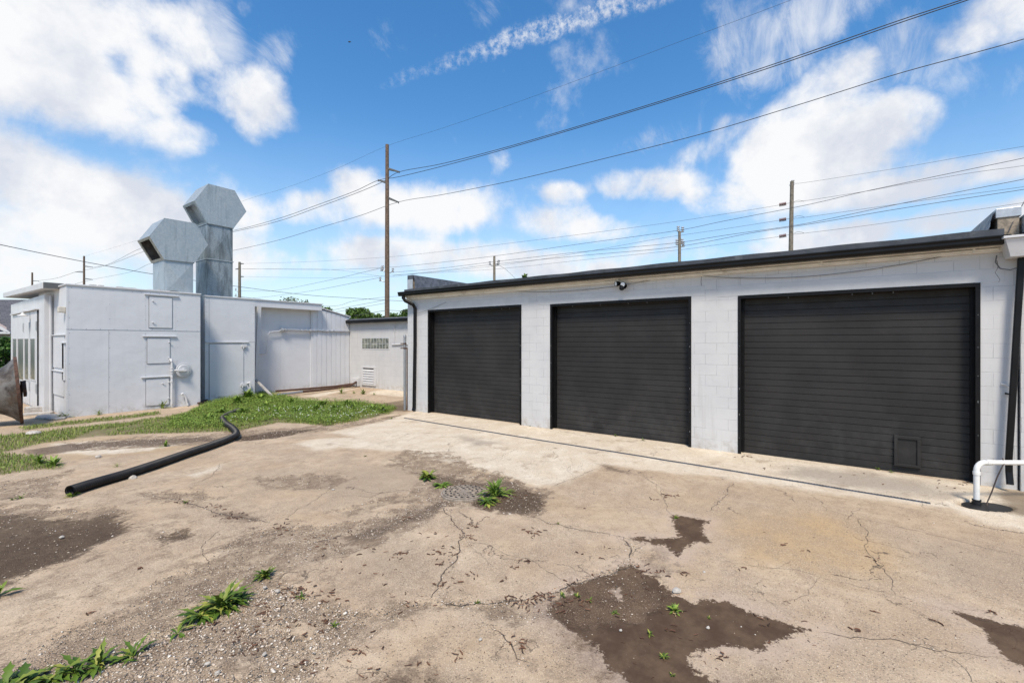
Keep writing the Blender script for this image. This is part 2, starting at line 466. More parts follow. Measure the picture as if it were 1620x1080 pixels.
def m_galv():
    n = NT('galv')
    sp = n.voro(22., out='Color')
    g = n.N.new('ShaderNodeRGBToBW'); n.L.new(sp, g.inputs[0])
    c = n.mix(n.rng(g.outputs[0], .2, .8), (.33, .375, .395), (.385, .43, .45))
    st = n.rng(n.noise(1., 7, .7, n.mapping((9, 9, .6))), .50, .72, 0, .6)
    c = n.mix(st, c, (.20, .235, .25))
    c = n.mix(n.rng(n.noise(1.2, 6, .6, n.mapping((6, 6, .5), loc=(3, 1, 0))), .58, .75, 0, .5), c, (.46, .52, .54))
    c = n.mix(n.rng(n.noise(19., 7, .75), .68, .73, 0, .8), c, (.22, .13, .07))
    M['galv'] = n.fin(c, n.rng(g.outputs[0], .2, .8, .42, .6), .35, n.bump(n.noise(3., 4, .5), .25, .03))
    n = NT('galv_stained')
    c = n.mix(n.rng(n.voro(22.), .2, .6), (.23, .265, .28), (.29, .33, .345))
    c = n.mix(n.rng(n.noise(1., 7, .7, n.mapping((4, 4, .9))), .42, .64, 0, .85), c, (.11, .13, .14))
    c = n.mix(n.rng(n.noise(1., 7, .7, n.mapping((9, 9, .5), loc=(2, 5, 1))), .60, .72, 0, .6), c, (.42, .47, .49))
    M['galv_stained'] = n.fin(c, .5, .35, n.bump(n.noise(3., 4, .5), .25, .03))
    n = NT('old_galv')
    c = n.mix(n.rng(n.noise(3.5, 8, .7), .35, .62), (.045, .036, .03), (.17, .16, .145))
    c = n.mix(n.rng(n.noise(2.2, 8, .7, n.mapping(loc=(4, 2, 1))), .5, .68, 0, .85), c, (.10, .068, .045))
    M['old_galv'] = n.fin(c, .65, .35, n.bump(n.noise(20., 5, .6), .4, .01))
    n = NT('door_black')
    sp = n.N.new('ShaderNodeSeparateXYZ'); n.L.new(n.O, sp.inputs[0])
    c = n.mix(n.rng(n.noise(1.4, 6, .6), .35, .7), (.019, .018, .0172), (.028, .0265, .025))
    d = n.math('MULTIPLY', n.rng(sp.outputs['Z'], 1.5, .1), n.rng(n.noise(2.4, 8, .68),   .44, .72, 0, .5))
    c = n.mix(d, c, (.058, .056, .053))
    c = n.mix(n.rng(n.voro(17.), .035, .02, 0, 1.), c, n.mix(n.rng(n.noise(3., 3, .5), .5, .62), (.02, .02, .02), (.20, .20, .19)))
    scr = n.rng(n.noise(1., 6, .8, n.mapping((3, 3, 30), rot=(.5, 0, .2))), .68, .74, 0, .35)
    c = n.mix(scr, c, (.09, .09, .088))
    M['door_black'] = n.fin(c, n.rng(n.noise(4., 6, .6), .3, .7, .5, .7), 0., n.bump(n.noise(1.6, 3, .5), .4, .04), .3)
    n = NT('glass_block')
    c = n.mix(n.rng(n.noise(6., 4, .5), .35, .65), (.10, .115, .10), (.26, .27, .22))
    M['glass_block'] = n.fin(c, .12, 0., n.bump(n.noise(18., 2, .5), .5, .02))
    n = NT('dusty_glass')
    sp = n.N.new('ShaderNodeSeparateXYZ'); n.L.new(n.O, sp.inputs[0])
    c = n.mix(n.rng(n.noise(1., 6, .6, n.mapping((14, 14, 1.5))), .35, .65), (.035, .045, .045), (.10, .12, .12))
    c = n.mix(n.math('MULTIPLY', n.rng(sp.outputs['Z'], 1.5, .9), n.rng(n.noise(9., 6, .7), .35, .6)), c, (.30, .25, .18))
    M['dusty_glass'] = n.fin(c, .3, spec=.25)
    n = NT('corrugated')
    M['corrugated'] = n.fin(n.mix(n.rng(n.noise(7., 6, .6), .4, .7), (.008, .008, .0085), (.018, .017, .017)), .42, 0., n.bump(n.noise(60., 3, .5), .1, .003), .3)
    n = NT('shingle')
    sp = n.N.new('ShaderNodeTexBrick'); n.L.new(n.mapping(rot=(R(90), 0, 0)), sp.inputs['Vector'])
    sp.inputs['Scale'].default_value = 1; sp.inputs['Brick Width'].default_value = .35; sp.inputs['Row Height'].default_value = .16; sp.inputs['Mortar Size'].default_value = .012
    sp.inputs['Color1'].default_value = (.07, .072, .08, 1); sp.inputs['Color2'].default_value = (.10, .10, .11, 1); sp.inputs['Mortar'].default_value = (.035, .035, .04, 1)
    M['shingle'] = n.fin(sp.outputs['Color'], .9)
    def leaf(name, a, b, c3=None, rough=.5, trans=.25):
        n = NT(name); r = n.island()
        c = n.ramp(r, [(0., a), (.6, b), (1., c3 or b)])
        M[name] = n.fin(c, rough, spec=.25)
        try: n.b.inputs['Subsurface Weight'].default_value = 0
        except Exception: pass
    leaf('grass', (.09, .15, .02), (.18, .25, .035), (.36, .34, .11))
    leaf('clover', (.075, .135, .02), (.15, .235, .03), (.25, .33, .055))
    leaf('dandelion', (.04, .082, .010), (.095, .155, .018), (.30, .30, .06), .55)
    leaf('tree_leaf', (.04, .08, .015), (.09, .15, .03), (.15, .22, .045))
    leaf('tree_leaf_pale', (.08, .10, .05), (.14, .17, .08), (.20, .22, .12))
    leaf('bush_leaf', (.02, .05, .012), (.05, .11, .02), (.11, .20, .04))
    leaf('flower_white', (.65, .65, .58), (.75, .75, .70))
    leaf('dry_straw', (.30, .22, .10), (.36, .28, .14), (.22, .14, .07))
    n = NT('pebble'); r = n.island()
    M['pebble'] = n.fin(n.ramp(r, [(0., (.11, .098, .088)), (.18, (.21, .165, .125)), (.4, (.35, .275, .20)), (.65, (.48, .385, .285)), (.85, (.60, .51, .40)), (.97, (.72, .66, .57)), (1., (.34, .19, .11))]), .8)
    n = NT('catkin'); r = n.island()
    M['catkin'] = n.fin(n.ramp(r, [(0., (.045, .022, .012)), (.6, (.11, .05, .028)), (1., (.18, .09, .05))]), .9)
m_galv()

# ------------------------------------------------------------------ ground
def poly(pts): return np.array([tuple(G(u, max(v, 556)))[:2] for u, v in pts])
def sdf(X, Y, P):
    """signed distance to a polygon, positive inside"""
    d = np.full(X.shape, 1e9); ins = np.zeros(X.shape, bool); n = len(P)
    for i in range(n):
        ax, ay = P[i]; bx, by = P[(i+1) % n]
        ex, ey = bx-ax, by-ay; wx, wy = X-ax, Y-ay
        t = np.clip((wx*ex+wy*ey)/max(ex*ex+ey*ey, 1e-12), 0, 1)
        d = np.minimum(d, (wx-ex*t)**2+(wy-ey*t)**2)
        c = ((ay > Y) != (by > Y)) & (X < (bx-ax)*(Y-ay)/(by-ay if abs(by-ay) > 1e-12 else 1e-12)+ax)
        ins ^= c
    d = np.sqrt(d)
    return np.where(ins, d, -d)
def lines(X, Y, L):
    d = np.full(X.shape, 1e9)
    for P in L:
        for i in range(len(P)-1):
            ax, ay = P[i]; bx, by = P[i+1]; ex, ey = bx-ax, by-ay
            t = np.clip(((X-ax)*ex+(Y-ay)*ey)/max(ex*ex+ey*ey, 1e-12), 0, 1)
            d = np.minimum(d, (X-ax-ex*t)**2+(Y-ay-ey*t)**2)
    return np.sqrt(d)
def union(X, Y, L): 
    r = sdf(X, Y, L[0])
    for p in L[1:]: r = np.maximum(r, sdf(X, Y, p))
    return r

WET = [poly(p) for p in [
    [(1000,893),(1020,903),(1045,912),(1058,930),(1062,938),(1085,945),(1100,955),(1115,946),(1150,955),(1200,975),(1250,985),(1290,998),(1272,1003),(1240,1012),(1215,1016),(1195,1030),(1160,1019),(1120,1024),(1085,1042),(1100,1058),(1130,1070),(1150,1095),(1170,1140),(1060,1140),(1010,1090),(975,1060),(945,1030),(915,1005),(885,985),(870,965),(878,948),(905,925),(960,905)],
    [(985,851),(1040,853),(1082,852),(1068,835),(1062,815),(1090,819),(1120,824),(1110,842),(1133,862),(1105,858),(1085,866),(1072,880),(1055,862),(1010,856)],
    [(1498,963),(1560,978),(1620,992),(1700,1010),(1700,1080),(1640,1062),(1600,1045),(1572,1015),(1540,985)]]]
WETHOLE = [poly(p) for p in [[(962,928),(980,926),(990,938),(998,950),(985,952),(970,945)], [(895,932),(910,925),(905,938)]]]
SOIL = [poly(p) for p in [
    [(-60,838),(0,850),(70,845),(130,828),(180,824),(205,838),(190,850),(150,860),(100,885),(50,903),(0,923),(-80,940)],
    [(745,762),(800,757),(840,772),(868,785),(858,800),(838,815),(800,808),(765,802),(742,795),(755,780)],
    [(680,752),(720,752),(762,765),(700,768),(690,775)],
    [(335,806),(370,814),(412,818),(410,824),(370,822),(345,815)], [(270,786),(300,795),(312,802),(290,798)],
    [(40,712),(120,700),(230,694),(330,690),(360,694),(250,703),(150,706),(60,722)],
    [(368,690),(440,680),(500,676),(450,688),(400,694),(372,698)],
    [(545,846),(600,830),(660,806),(700,786),(720,796),(660,822),(600,845),(560,856)],
    [(945,733),(962,736),(992,748),(960,742)],
    [(615,1082),(655,1050),(640,1078)],
    [(590,642),(640,640),(645,650),(600,648)]]]
GRAV = [poly(p) for p in [
    [(-60,1160),(0,1062),(90,1005),(150,985),(200,960),(262,912),(300,895),(360,862),(410,838),(470,832),(520,830),(580,822),(640,798),(690,783),(712,792),(668,830),(610,855),(560,872),(505,885),(460,893),(445,905),(452,925),(500,948),(560,965),(610,960),(640,955),(690,950),(702,925),(712,950),(760,953),(850,948),(882,935),(905,922),(940,905),(1000,890),(1062,938),(1020,980),(930,1000),(900,985),(860,975),(815,985),(790,975),(740,962),(680,955),(640,968),(600,995),(540,1030),(500,1060),(480,1120),(450,1200)],
    [(-80,792),(0,800),(60,800),(120,808),(180,800),(200,812),(190,840),(150,865),(60,900),(0,940),(-100,970)],
    [(640,712),(700,715),(760,742),(800,752),(840,768),(872,788),(850,815),(800,812),(745,802),(700,800),(650,790),(600,800),(560,815),(520,810),(580,795),(640,778),(670,765),(650,745),(610,735)],
    [(100,700),(230,690),(340,686),(370,680),(470,676),(560,668),(640,655),(600,668),(520,680),(420,694),(340,700),(230,708),(130,712)],
    [(-80,770),(-20,765),(70,755),(120,740),(95,762),(80,785),(0,790),(-80,800)],
    [(255,840),(300,838),(306,846),(270,860),(252,856)],
    [(400,756),(520,748),(560,756),(520,772),(430,774)], [(230,780),(320,776),(350,790),(290,792),(235,788)],
    [(1035,855),(1060,868),(1055,885),(1080,905),(1040,912),(1000,897),(1030,885),(1036,872)],
    [(845,765),(868,770),(870,790),(845,785)]]]
GHOLE = [poly(p) for p in [[(458,985),(478,977),(498,990),(497,1005),(480,1012),(462,1004)], [(350,1050),(395,1040),(408,1052),(380,1072),(352,1062)]]]
PALE = [poly(p) for p in [
    [(466,702),(500,694),(560,690),(520,684),(560,676),(640,655),(659,649),(900,680),(1200,716),(1535,764),(1600,775),(1700,790),(1700,860),(1620,841),(1560,828),(1500,806),(1440,797),(1320,782),(1200,764),(1120,752),(1060,748),(1000,740),(960,735),(940,742),(890,765),(850,770),(830,766),(800,755),(740,738),(690,728),(650,714),(600,712),(540,708),(500,712)],
    [(290,752),(330,742),(350,735),(345,744),(310,754)],
    [(78,702),(140,696),(240,694),(300,700),(240,712),(160,720),(90,716)],
    [(600,614),(660,616),(660,640),(640,628),(580,622)], [(480,626),(560,612),(572,612),(500,628)]]]
OCHRE = [poly(p) for p in [[(1130,830),(1250,800),(1350,820),(1420,870),(1400,920),(1300,905),(1180,890)], [(742,745),(800,748),(835,760),(820,766),(770,755)],
    [(810,795),(880,790),(860,802)], [(70,700),(200,690),(320,700),(260,716),(120,725)]]]
GREY = [poly(p) for p in [[(1250,735),(1380,748),(1500,770),(1510,788),(1400,778),(1300,765),(1240,750)], [(400,752),(540,742),(600,735),(700,745),(660,775),(560,790),(480,775)],
    [(1380,840),(1620,860),(1700,900),(1700,960),(1500,920)], [(560,850),(640,860),(700,900),(640,930),(560,920)], [(730,690),(790,700),(750,705)]]]
WALLDIRT = [poly(p) for p in [[(1575,783),(1600,775),(1700,790),(1700,822),(1610,815),(1580,800)], [(590,640),(640,632),(645,650),(600,652)]]]
DARK = [poly(p) for p in [[(-80,806),(0,812),(60,816),(120,822),(185,812),(208,834),(190,850),(150,862),(100,884),(50,904),(0,925),(-100,945)], [(740,798),(800,806),(850,806),(864,792),(845,775),(800,775)], [(258,842),(300,839),(304,846),(270,858),(254,855)], [(380,690),(440,682),(500,677),(450,690),(390,697)]]]
SILT = [poly(p) for p in [[(862,962),(900,940),(960,1000),(1040,1060),(1100,1140),(985,1140),(940,1070),(895,1015)], [(1150,1075),(1230,1080),(1240,1140),(1160,1140)], [(600,1085),(680,1070),(760,1110),(600,1140)]]]
GRASS = [poly(p) for p in [
    [(318,642),(345,636),(375,622),(400,612),(425,622),(440,630),(480,634),(520,638),(560,636),(600,640),(626,646),(618,654),(590,660),(556,668),(515,673),(480,670),(440,668),(370,682),(300,684),(230,686),(150,690),(60,702),(20,712),(-60,725),(-80,700),(0,690),(60,684),(120,676),(200,668),(260,660),(300,652)],
    [(35,675),(100,668),(180,660),(250,652),(250,656),(180,665),(100,673),(40,680)],
    [(-90,722),(0,718),(60,722),(92,733),(96,741),(60,742),(20,748),(-40,760),(-120,770)]]]
LUSH = [poly(p) for p in [[(330,640),(375,622),(400,612),(425,622),(480,634),(560,636),(626,646),(590,660),(515,673),(440,664),(370,676),(300,680),(260,675),(300,655)]]]

def axis(lo, hi, a, b, step):
    fine = list(np.arange(a, b+1e-6, step))
    left, right = [], []
    d, x = step, a
    while x > lo: d *= 1.35; x -= d; left.append(max(x, lo))
    d, x = step, b
    while x < hi: d *= 1.35; x += d; right.append(min(x, hi))
    return np.array(left[::-1]+fine+right)
gx = axis(-700, 900, -2.4, 9.3, .036); gy = axis(-500, 900, -3.0, 19.0, .036)
X, Y = np.meshgrid(gx, gy, indexing='ij')
SUMP = G(1556, 799)
def value_noise(X, Y, s, seed):
    r = np.random.default_rng(seed); T = r.random((256, 256))
    x, y = X/s, Y/s; xi, yi = np.floor(x).astype(int), np.floor(y).astype(int); fx, fy = x-xi, y-yi
    fx, fy = fx*fx*(3-2*fx), fy*fy*(3-2*fy)
    g = lambda a, b: T[a % 256, b % 256]
    return (g(xi, yi)*(1-fx)+g(xi+1, yi)*fx)*(1-fy)+(g(xi, yi+1)*(1-fx)+g(xi+1, yi+1)*fx)*fy
wet = union(X, Y, WET); wet = np.minimum(wet, -union(X, Y, WETHOLE)); 
grav = np.minimum(union(X, Y, GRAV), -union(X, Y, GHOLE)+.0)
soil = union(X, Y, SOIL); pale = union(X, Y, PALE); ochre = union(X, Y, OCHRE); grey = union(X, Y, GREY); gras = union(X, Y, GRASS); wdirt = union(X, Y, WALLDIRT); silt = union(X, Y, SILT); dark = union(X, Y, DARK)
def ss(x, a, b): t = np.clip((x-a)/(b-a), 0, 1); return t*t*(3-2*t)
inside = (X > -3) & (X < 9.6) & (Y > -3.5) & (Y < 19.5)
Z = np.zeros_like(X)
Z += np.where(inside, (value_noise(X, Y, 1.7, 1)-.5)*.012+(value_noise(X, Y, .5, 2)-.5)*.006, -.01)
gm = ss(grav+(value_noise(X, Y, .12, 3)-.5)*.12, -.03, .05)
Z -= gm*.014*inside
Z += gm*inside*(value_noise(X, Y, .06, 4)-.5)*.010
Z += ss(gras, -.2, .4)*.012*inside
Z -= ss(wet, 0, .3)*.006*inside
sx, sy = X-SUMP.x, Y-SUMP.y
u_ = sx*RIGHT.x+sy*RIGHT.y; w_ = sx*VIEW.x+sy*VIEW.y
el = np.sqrt((u_/.31)**2+(w_/.20)**2)+(value_noise(X, Y, .08, 9)-.5)*.12
pit = ss(el, 1.0, .82)
Z -= pit*.30
def zg(x, y):
    i = int(np.clip(np.searchsorted(gx, x), 1, len(gx)-1)); j = int(np.clip(np.searchsorted(gy, y), 1, len(gy)-1))
    return float(Z[i, j])
nx, ny = len(gx), len(gy)
idx = np.arange(nx*ny).reshape(nx, ny)
Fc = np.stack([idx[:-1, :-1], idx[1:, :-1], idx[1:, 1:], idx[:-1, 1:]], -1).reshape(-1, 4)

def m_ground():
    n = NT('ground')
    A = {k: n.attr(k) for k in ('wet', 'grav', 'soil', 'pale', 'ochre', 'grey', 'gras', 'wdirt', 'pit', 'silt', 'dark')}
    nA = n.noise(1.1, 8, .62); nB = n.noise(5., 9, .68); nC = n.noise(22., 8, .7); nD = n.noise(130., 5, .7); nE = n.noise(420., 3, .6)
    nW = n.noise(2.4, 8, .7)
    def th(a, amp, w, *ns):
        x = a
        for q, k in ns: x = n.math('ADD', x, n.math('MULTIPLY', n.math('SUBTRACT', q, .5), k))
        return n.rng(x, -w, w)
    # old concrete
    c = n.mix(n.rng(nA, .3, .7), (.50, .37, .238), (.66, .525, .365))
    c = n.mix(n.rng(nB, .42, .70, 0, .7), c, (.345, .24, .145))
    c = n.mix(n.rng(n.noise(.55, 6, .6, n.mapping(loc=(7, 3, 0))), .45, .68, 0, .6), c, (.52, .385, .235))
    c = n.mix(th(A['ochre'], 1, .35, (nW, .7)), c, n.mix(.8, c, (.50, .335, .155)))
    c = n.mix(n.math('MULTIPLY', th(A['grey'], 1, .35, (nW, .8)), .6), c, (.34, .265, .185))
    # white apron
    pm = th(A['pale'], 1, .13, (nW, .62), (nC, .14), (nB, .3))
    pc = n.mix(n.rng(nW, .3, .62), (.76, .68, .54), (.64, .54, .40))
    pc = n.mix(n.rng(n.noise(1.7, 9, .72, n.mapping(loc=(2, 9, 0))), .55, .66, 0, .75), pc, (.37, .29, .205))
    pc = n.mix(n.math('MULTIPLY', th(A['grey'], 1, .3, (nW, .8)), .8), pc, (.34, .30, .25))
    c = n.mix(pm, c, pc)
    # worn mortar skin: fine aggregate showing
    v1 = n.voro(95.); v1c = n.voro(95., out='Color'); bw = n.N.new('ShaderNodeRGBToBW'); n.L.new(v1c, bw.inputs[0])
    v2 = n.voro(42.); v2c = n.voro(42., out='Color'); bw2 = n.N.new('ShaderNodeRGBToBW'); n.L.new(v2c, bw2.inputs[0])
    stonecol = n.ramp(bw.outputs[0], [(0., (.14, .115, .09)), (.35, (.26, .21, .165)), (.65, (.37, .30, .235)), (1., (.54, .47, .39))])
    stonecol2 = n.ramp(bw2.outputs[0], [(0., (.15, .12, .095)), (.4, (.28, .23, .18)), (.75, (.40, .33, .26)), (1., (.56, .50, .42))])
    # exposed aggregate: each grain its own tone, stronger where the skin is worn
    worn = n.math('MULTIPLY', n.rng(n.noise(1.6, 8, .7, n.mapping(loc=(3, 3, 7))), .35, .62, .22, .62), n.math('SUBTRACT', 1., n.math('MULTIPLY', pm, .72)))
    grain = n.mix(n.rng(v1, .25, .55), n.ramp(bw.outputs[0], [(0., (.17, .13, .09)), (.3, (.38, .29, .195)), (.6, (.55, .43, .295)), (.85, (.70, .58, .42)), (1., (.80, .72, .60))]), (.30, .225, .16))
    c = n.mix(worn, c, grain)
    # wandering hairline cracks, only in places
    wv = n.N.new('ShaderNodeVectorMath'); wv.operation = 'MULTIPLY_ADD'; n.L.new(n.noise(1.7, 7, .62, out=1), wv.inputs[0]); wv.inputs[1].default_value = (.9, .9, 0); n.L.new(n.O, wv.inputs[2])
    hair = n.voro(.75, 'DISTANCE_TO_EDGE', wv.outputs[0])
    hm = n.math('MULTIPLY', n.rng(hair, .0048, .0022), n.rng(n.noise(.9, 4, .6, n.mapping(loc=(9, 2, 0))), .54, .60))
    hair2 = n.voro(2.1, 'DISTANCE_TO_EDGE', wv.outputs[0])
    hm2 = n.math('MULTIPLY', n.rng(hair2, .0075, .003), n.rng(n.noise(1.1, 4, .6, n.mapping(loc=(1, 12, 0))), .62, .67))
    hm = n.math('MAXIMUM', hm, n.math('MULTIPLY', hm2, .7))
    c = n.mix(n.math('MULTIPLY', hm, .8), c, (.09, .068, .05))
    # dark pits and dark/pale specks all over
    speck = n.math('MULTIPLY', n.rng(n.voro(52.), .27, .12), n.rng(nB, .36, .54))
    c = n.mix(n.math('MULTIPLY', speck, .85), c, (.14, .115, .095))
    sp2 = n.math('MULTIPLY', n.rng(n.voro(38., vec=n.mapping(loc=(5, 5, 0))), .13, .06), .7)
    c = n.mix(sp2, c, n.mix(bw2.outputs[0], (.10, .09, .08), (.50, .46, .40)))
    c = n.mix(n.rng(nD, .38, .66, 0, .55), c, n.mix(.55, c, (.16, .12, .09)))
    c = n.mix(n.rng(nC, .50, .66, 0, .5), c, n.mix(.5, c, (.20, .15, .11)))
    c = n.mix(n.rng(nE, .55, .75, 0, .3), c, (.55, .47, .38))
    gmask = th(A['grav'], 1, .05, (nC, .35), (nW, .55), (nB, .45))
    gcol = n.mix(n.rng(n.noise(6., 5, .6), .35, .65), stonecol, stonecol2)
    gcol = n.mix(1., gcol, (1.0, .90, .76), 'MULTIPLY')
    gap = n.rng(v1, .32, .62)
    gcol = n.mix(n.math('MULTIPLY', gap, .6), gcol, (.20, .15, .105))
    gcol = n.mix(n.rng(n.noise(2.1, 7, .66, n.mapping(loc=(1, 8, 3))), .50, .68, 0, .65), gcol, (.16, .115, .08))
    patchy = n.math('MULTIPLY', gmask, n.rng(nB, .42, .56, .12, .95))
    c = n.mix(patchy, c, gcol)
    # scattered worn patches on the near-left concrete
    sp = n.N.new('ShaderNodeSeparateXYZ'); n.L.new(n.O, sp.inputs[0])
    nearleft = n.math('MULTIPLY', n.rng(sp.outputs['X'], 4.2, 1.6), n.rng(n.noise(3.6, 9, .75, n.mapping(loc=(6, 1, 0))), .50, .60))
    nearleft = n.math('MULTIPLY', nearleft, n.rng(sp.outputs['Y'], 9.5, 7.5))
    c = n.mix(n.math('MULTIPLY', nearleft, .8), c, gcol)
    # soil
    smask = th(A['soil'], 1, .09, (nC, .35), (nW, .35), (nB, .3))
    scol = n.mix(n.rng(nC, .3, .7), (.085, .060, .042), (.20, .145, .10))
    c = n.mix(n.math('MULTIPLY', smask, .9), c, scol)
    dm = th(A['dark'], 1, .07, (nC, .3), (nW, .5), (nB, .3))
    c = n.mix(n.math('MULTIPLY', dm, .85), c, n.mix(1., gcol, (.36, .33, .31), 'MULTIPLY'))
    gsoil = th(A['gras'], 1, .12, (nW, .3))
    c = n.mix(n.math('MULTIPLY', gsoil, .85), c, n.mix(n.rng(nC, .35, .65), (.10, .105, .035), (.20, .16, .09)))
    c = n.mix(n.math('MULTIPLY', th(A['wdirt'], 1, .16, (nW, .4)), .75), c, (.13, .095, .06))
    # wet silt: dark, smooth film with crisp drying edge and stones poking out
    wm = th(A['wet'], 1, .014, (nC, .22), (nW, .30), (nD, .06), (nB, .14))
    wcol = n.mix(n.rng(nB, .35, .7), (.070, .043, .026), (.120, .078, .048))
    wcol = n.mix(n.rng(n.voro(30.), .08, .04, 0, .5), wcol, (.28, .24, .19))
    wcol = n.mix(n.math('MULTIPLY', gmask, n.rng(nD, .5, .66, 0, .8)), wcol, gcol)
    soft = n.rng(n.math('ADD', A['silt'], n.math('MULTIPLY', n.math('SUBTRACT', nD, .5), .5)), -.16, .16)
    c = n.mix(n.math('MULTIPLY', soft, n.rng(nC, .3, .6, .35, 1.)), c, wcol)
    halo = n.rng(A['wet'], -.30, -.02)     # fine pink-grey silt round the puddle
    c = n.mix(n.math('MULTIPLY', n.math('MULTIPLY', halo, n.rng(nW, .35, .55)), .55), c, (.46, .355, .275))
    c = n.mix(wm, c, wcol)
    c = n.mix(n.rng(A['pit'], .1, .5), c, (.018, .016, .014))
    # far land
    far = n.rng(n.math('MAXIMUM', n.math('SUBTRACT', sp.outputs['X'], 14.), n.math('SUBTRACT', sp.outputs['Y'], 26.)), 0., 3.)
    c = n.mix(far, c, n.mix(n.rng(n.noise(.12, 5, .6), .4, .6), (.06, .10, .03), (.13, .12, .07)))
    # relief
    pebble_h = n.math('MULTIPLY', n.math('SUBTRACT', .6, v1), n.math('ADD', .12, n.math('MULTIPLY', gmask, 1.4)))
    h = n.math('ADD', n.math('MULTIPLY', nD, .5), pebble_h)
    h = n.math('ADD', h, n.math('MULTIPLY', nC, .5))
    h = n.math('ADD', h, n.math('MULTIPLY', speck, -.7))
    h = n.math('ADD', h, n.math('MULTIPLY', hm, -1.5))
    h = n.math('MULTIPLY', h, n.math('SUBTRACT', 1., n.math('MULTIPLY', wm, .8)))
    h = n.math('ADD', h, n.math('MULTIPLY', n.math('ADD', pm, n.math('MULTIPLY', gmask, -1.)), .5))
    nor = n.bump(h, .75, .008)
    rough = n.math('SUBTRACT', .9, n.math('MULTIPLY', wm, .22))
    M['ground'] = n.fin(c, rough, 0., nor, .18)
m_ground()

ground = np_mesh('ground', np.stack([X.ravel(), Y.ravel(), Z.ravel()], -1), Fc, M['ground'], smooth=True)
tag(ground, kind='structure')
for nm, a in (('wet', wet), ('grav', grav), ('soil', soil), ('pale', pale), ('ochre', ochre), ('grey', grey), ('gras', gras), ('wdirt', wdirt), ('pit', pit), ('silt', silt), ('dark', dark)):
    at = ground.data.attributes.new(nm, 'FLOAT', 'POINT')
    at.data.foreach_set('value', np.clip(a, -2, 2).ravel().astype(np.float32))

# cracks: dirt-filled strips lying on the slab
def crack(mb, pts, w, jag=.018, seg=.04, taper=True):
    P = [Vector((*tuple(G(u, v))[:2], 0)) for u, v in pts]
    q = []
    for a, b in zip(P[:-1], P[1:]):
        k = max(1, int((b-a).length/seg))
        for i in range(k): q.append(a.lerp(b, i/k))
    q.append(P[-1])
    n = len(q); off = 0; L, Rr = [], []
    for i, p in enumerate(q):
        d = (q[min(i+1, n-1)]-q[max(i-1, 0)]).normalized(); s = Vector((-d.y, d.x, 0))
        off = off*.8+random.uniform(-jag, jag)
        e = min(1., min(i, n-1-i)/4.) if taper else 1.
        ww = w*random.uniform(.35, 1.25)*max(e, .08)
        c = p+s*off
        for lst, sg in ((L, 1), (Rr, -1)):
            r = c+s*ww*sg*.5; lst.append((r.x, r.y, zg(r.x, r.y)+.0035))
    vs = L+Rr
    mb.add(vs, [(i, i+1, n+i+1, n+i) for i in range(n-1)])
def z7(l): return [(560+x/2.455, 640+y/2.455) for x, y in l]
def z8(l): return [(1020+x/2.7, 700+y/2.7) for x, y in l]
def z6(l): return [(x/2.25, 600+y/2.25) for x, y in l]
cm = MB()
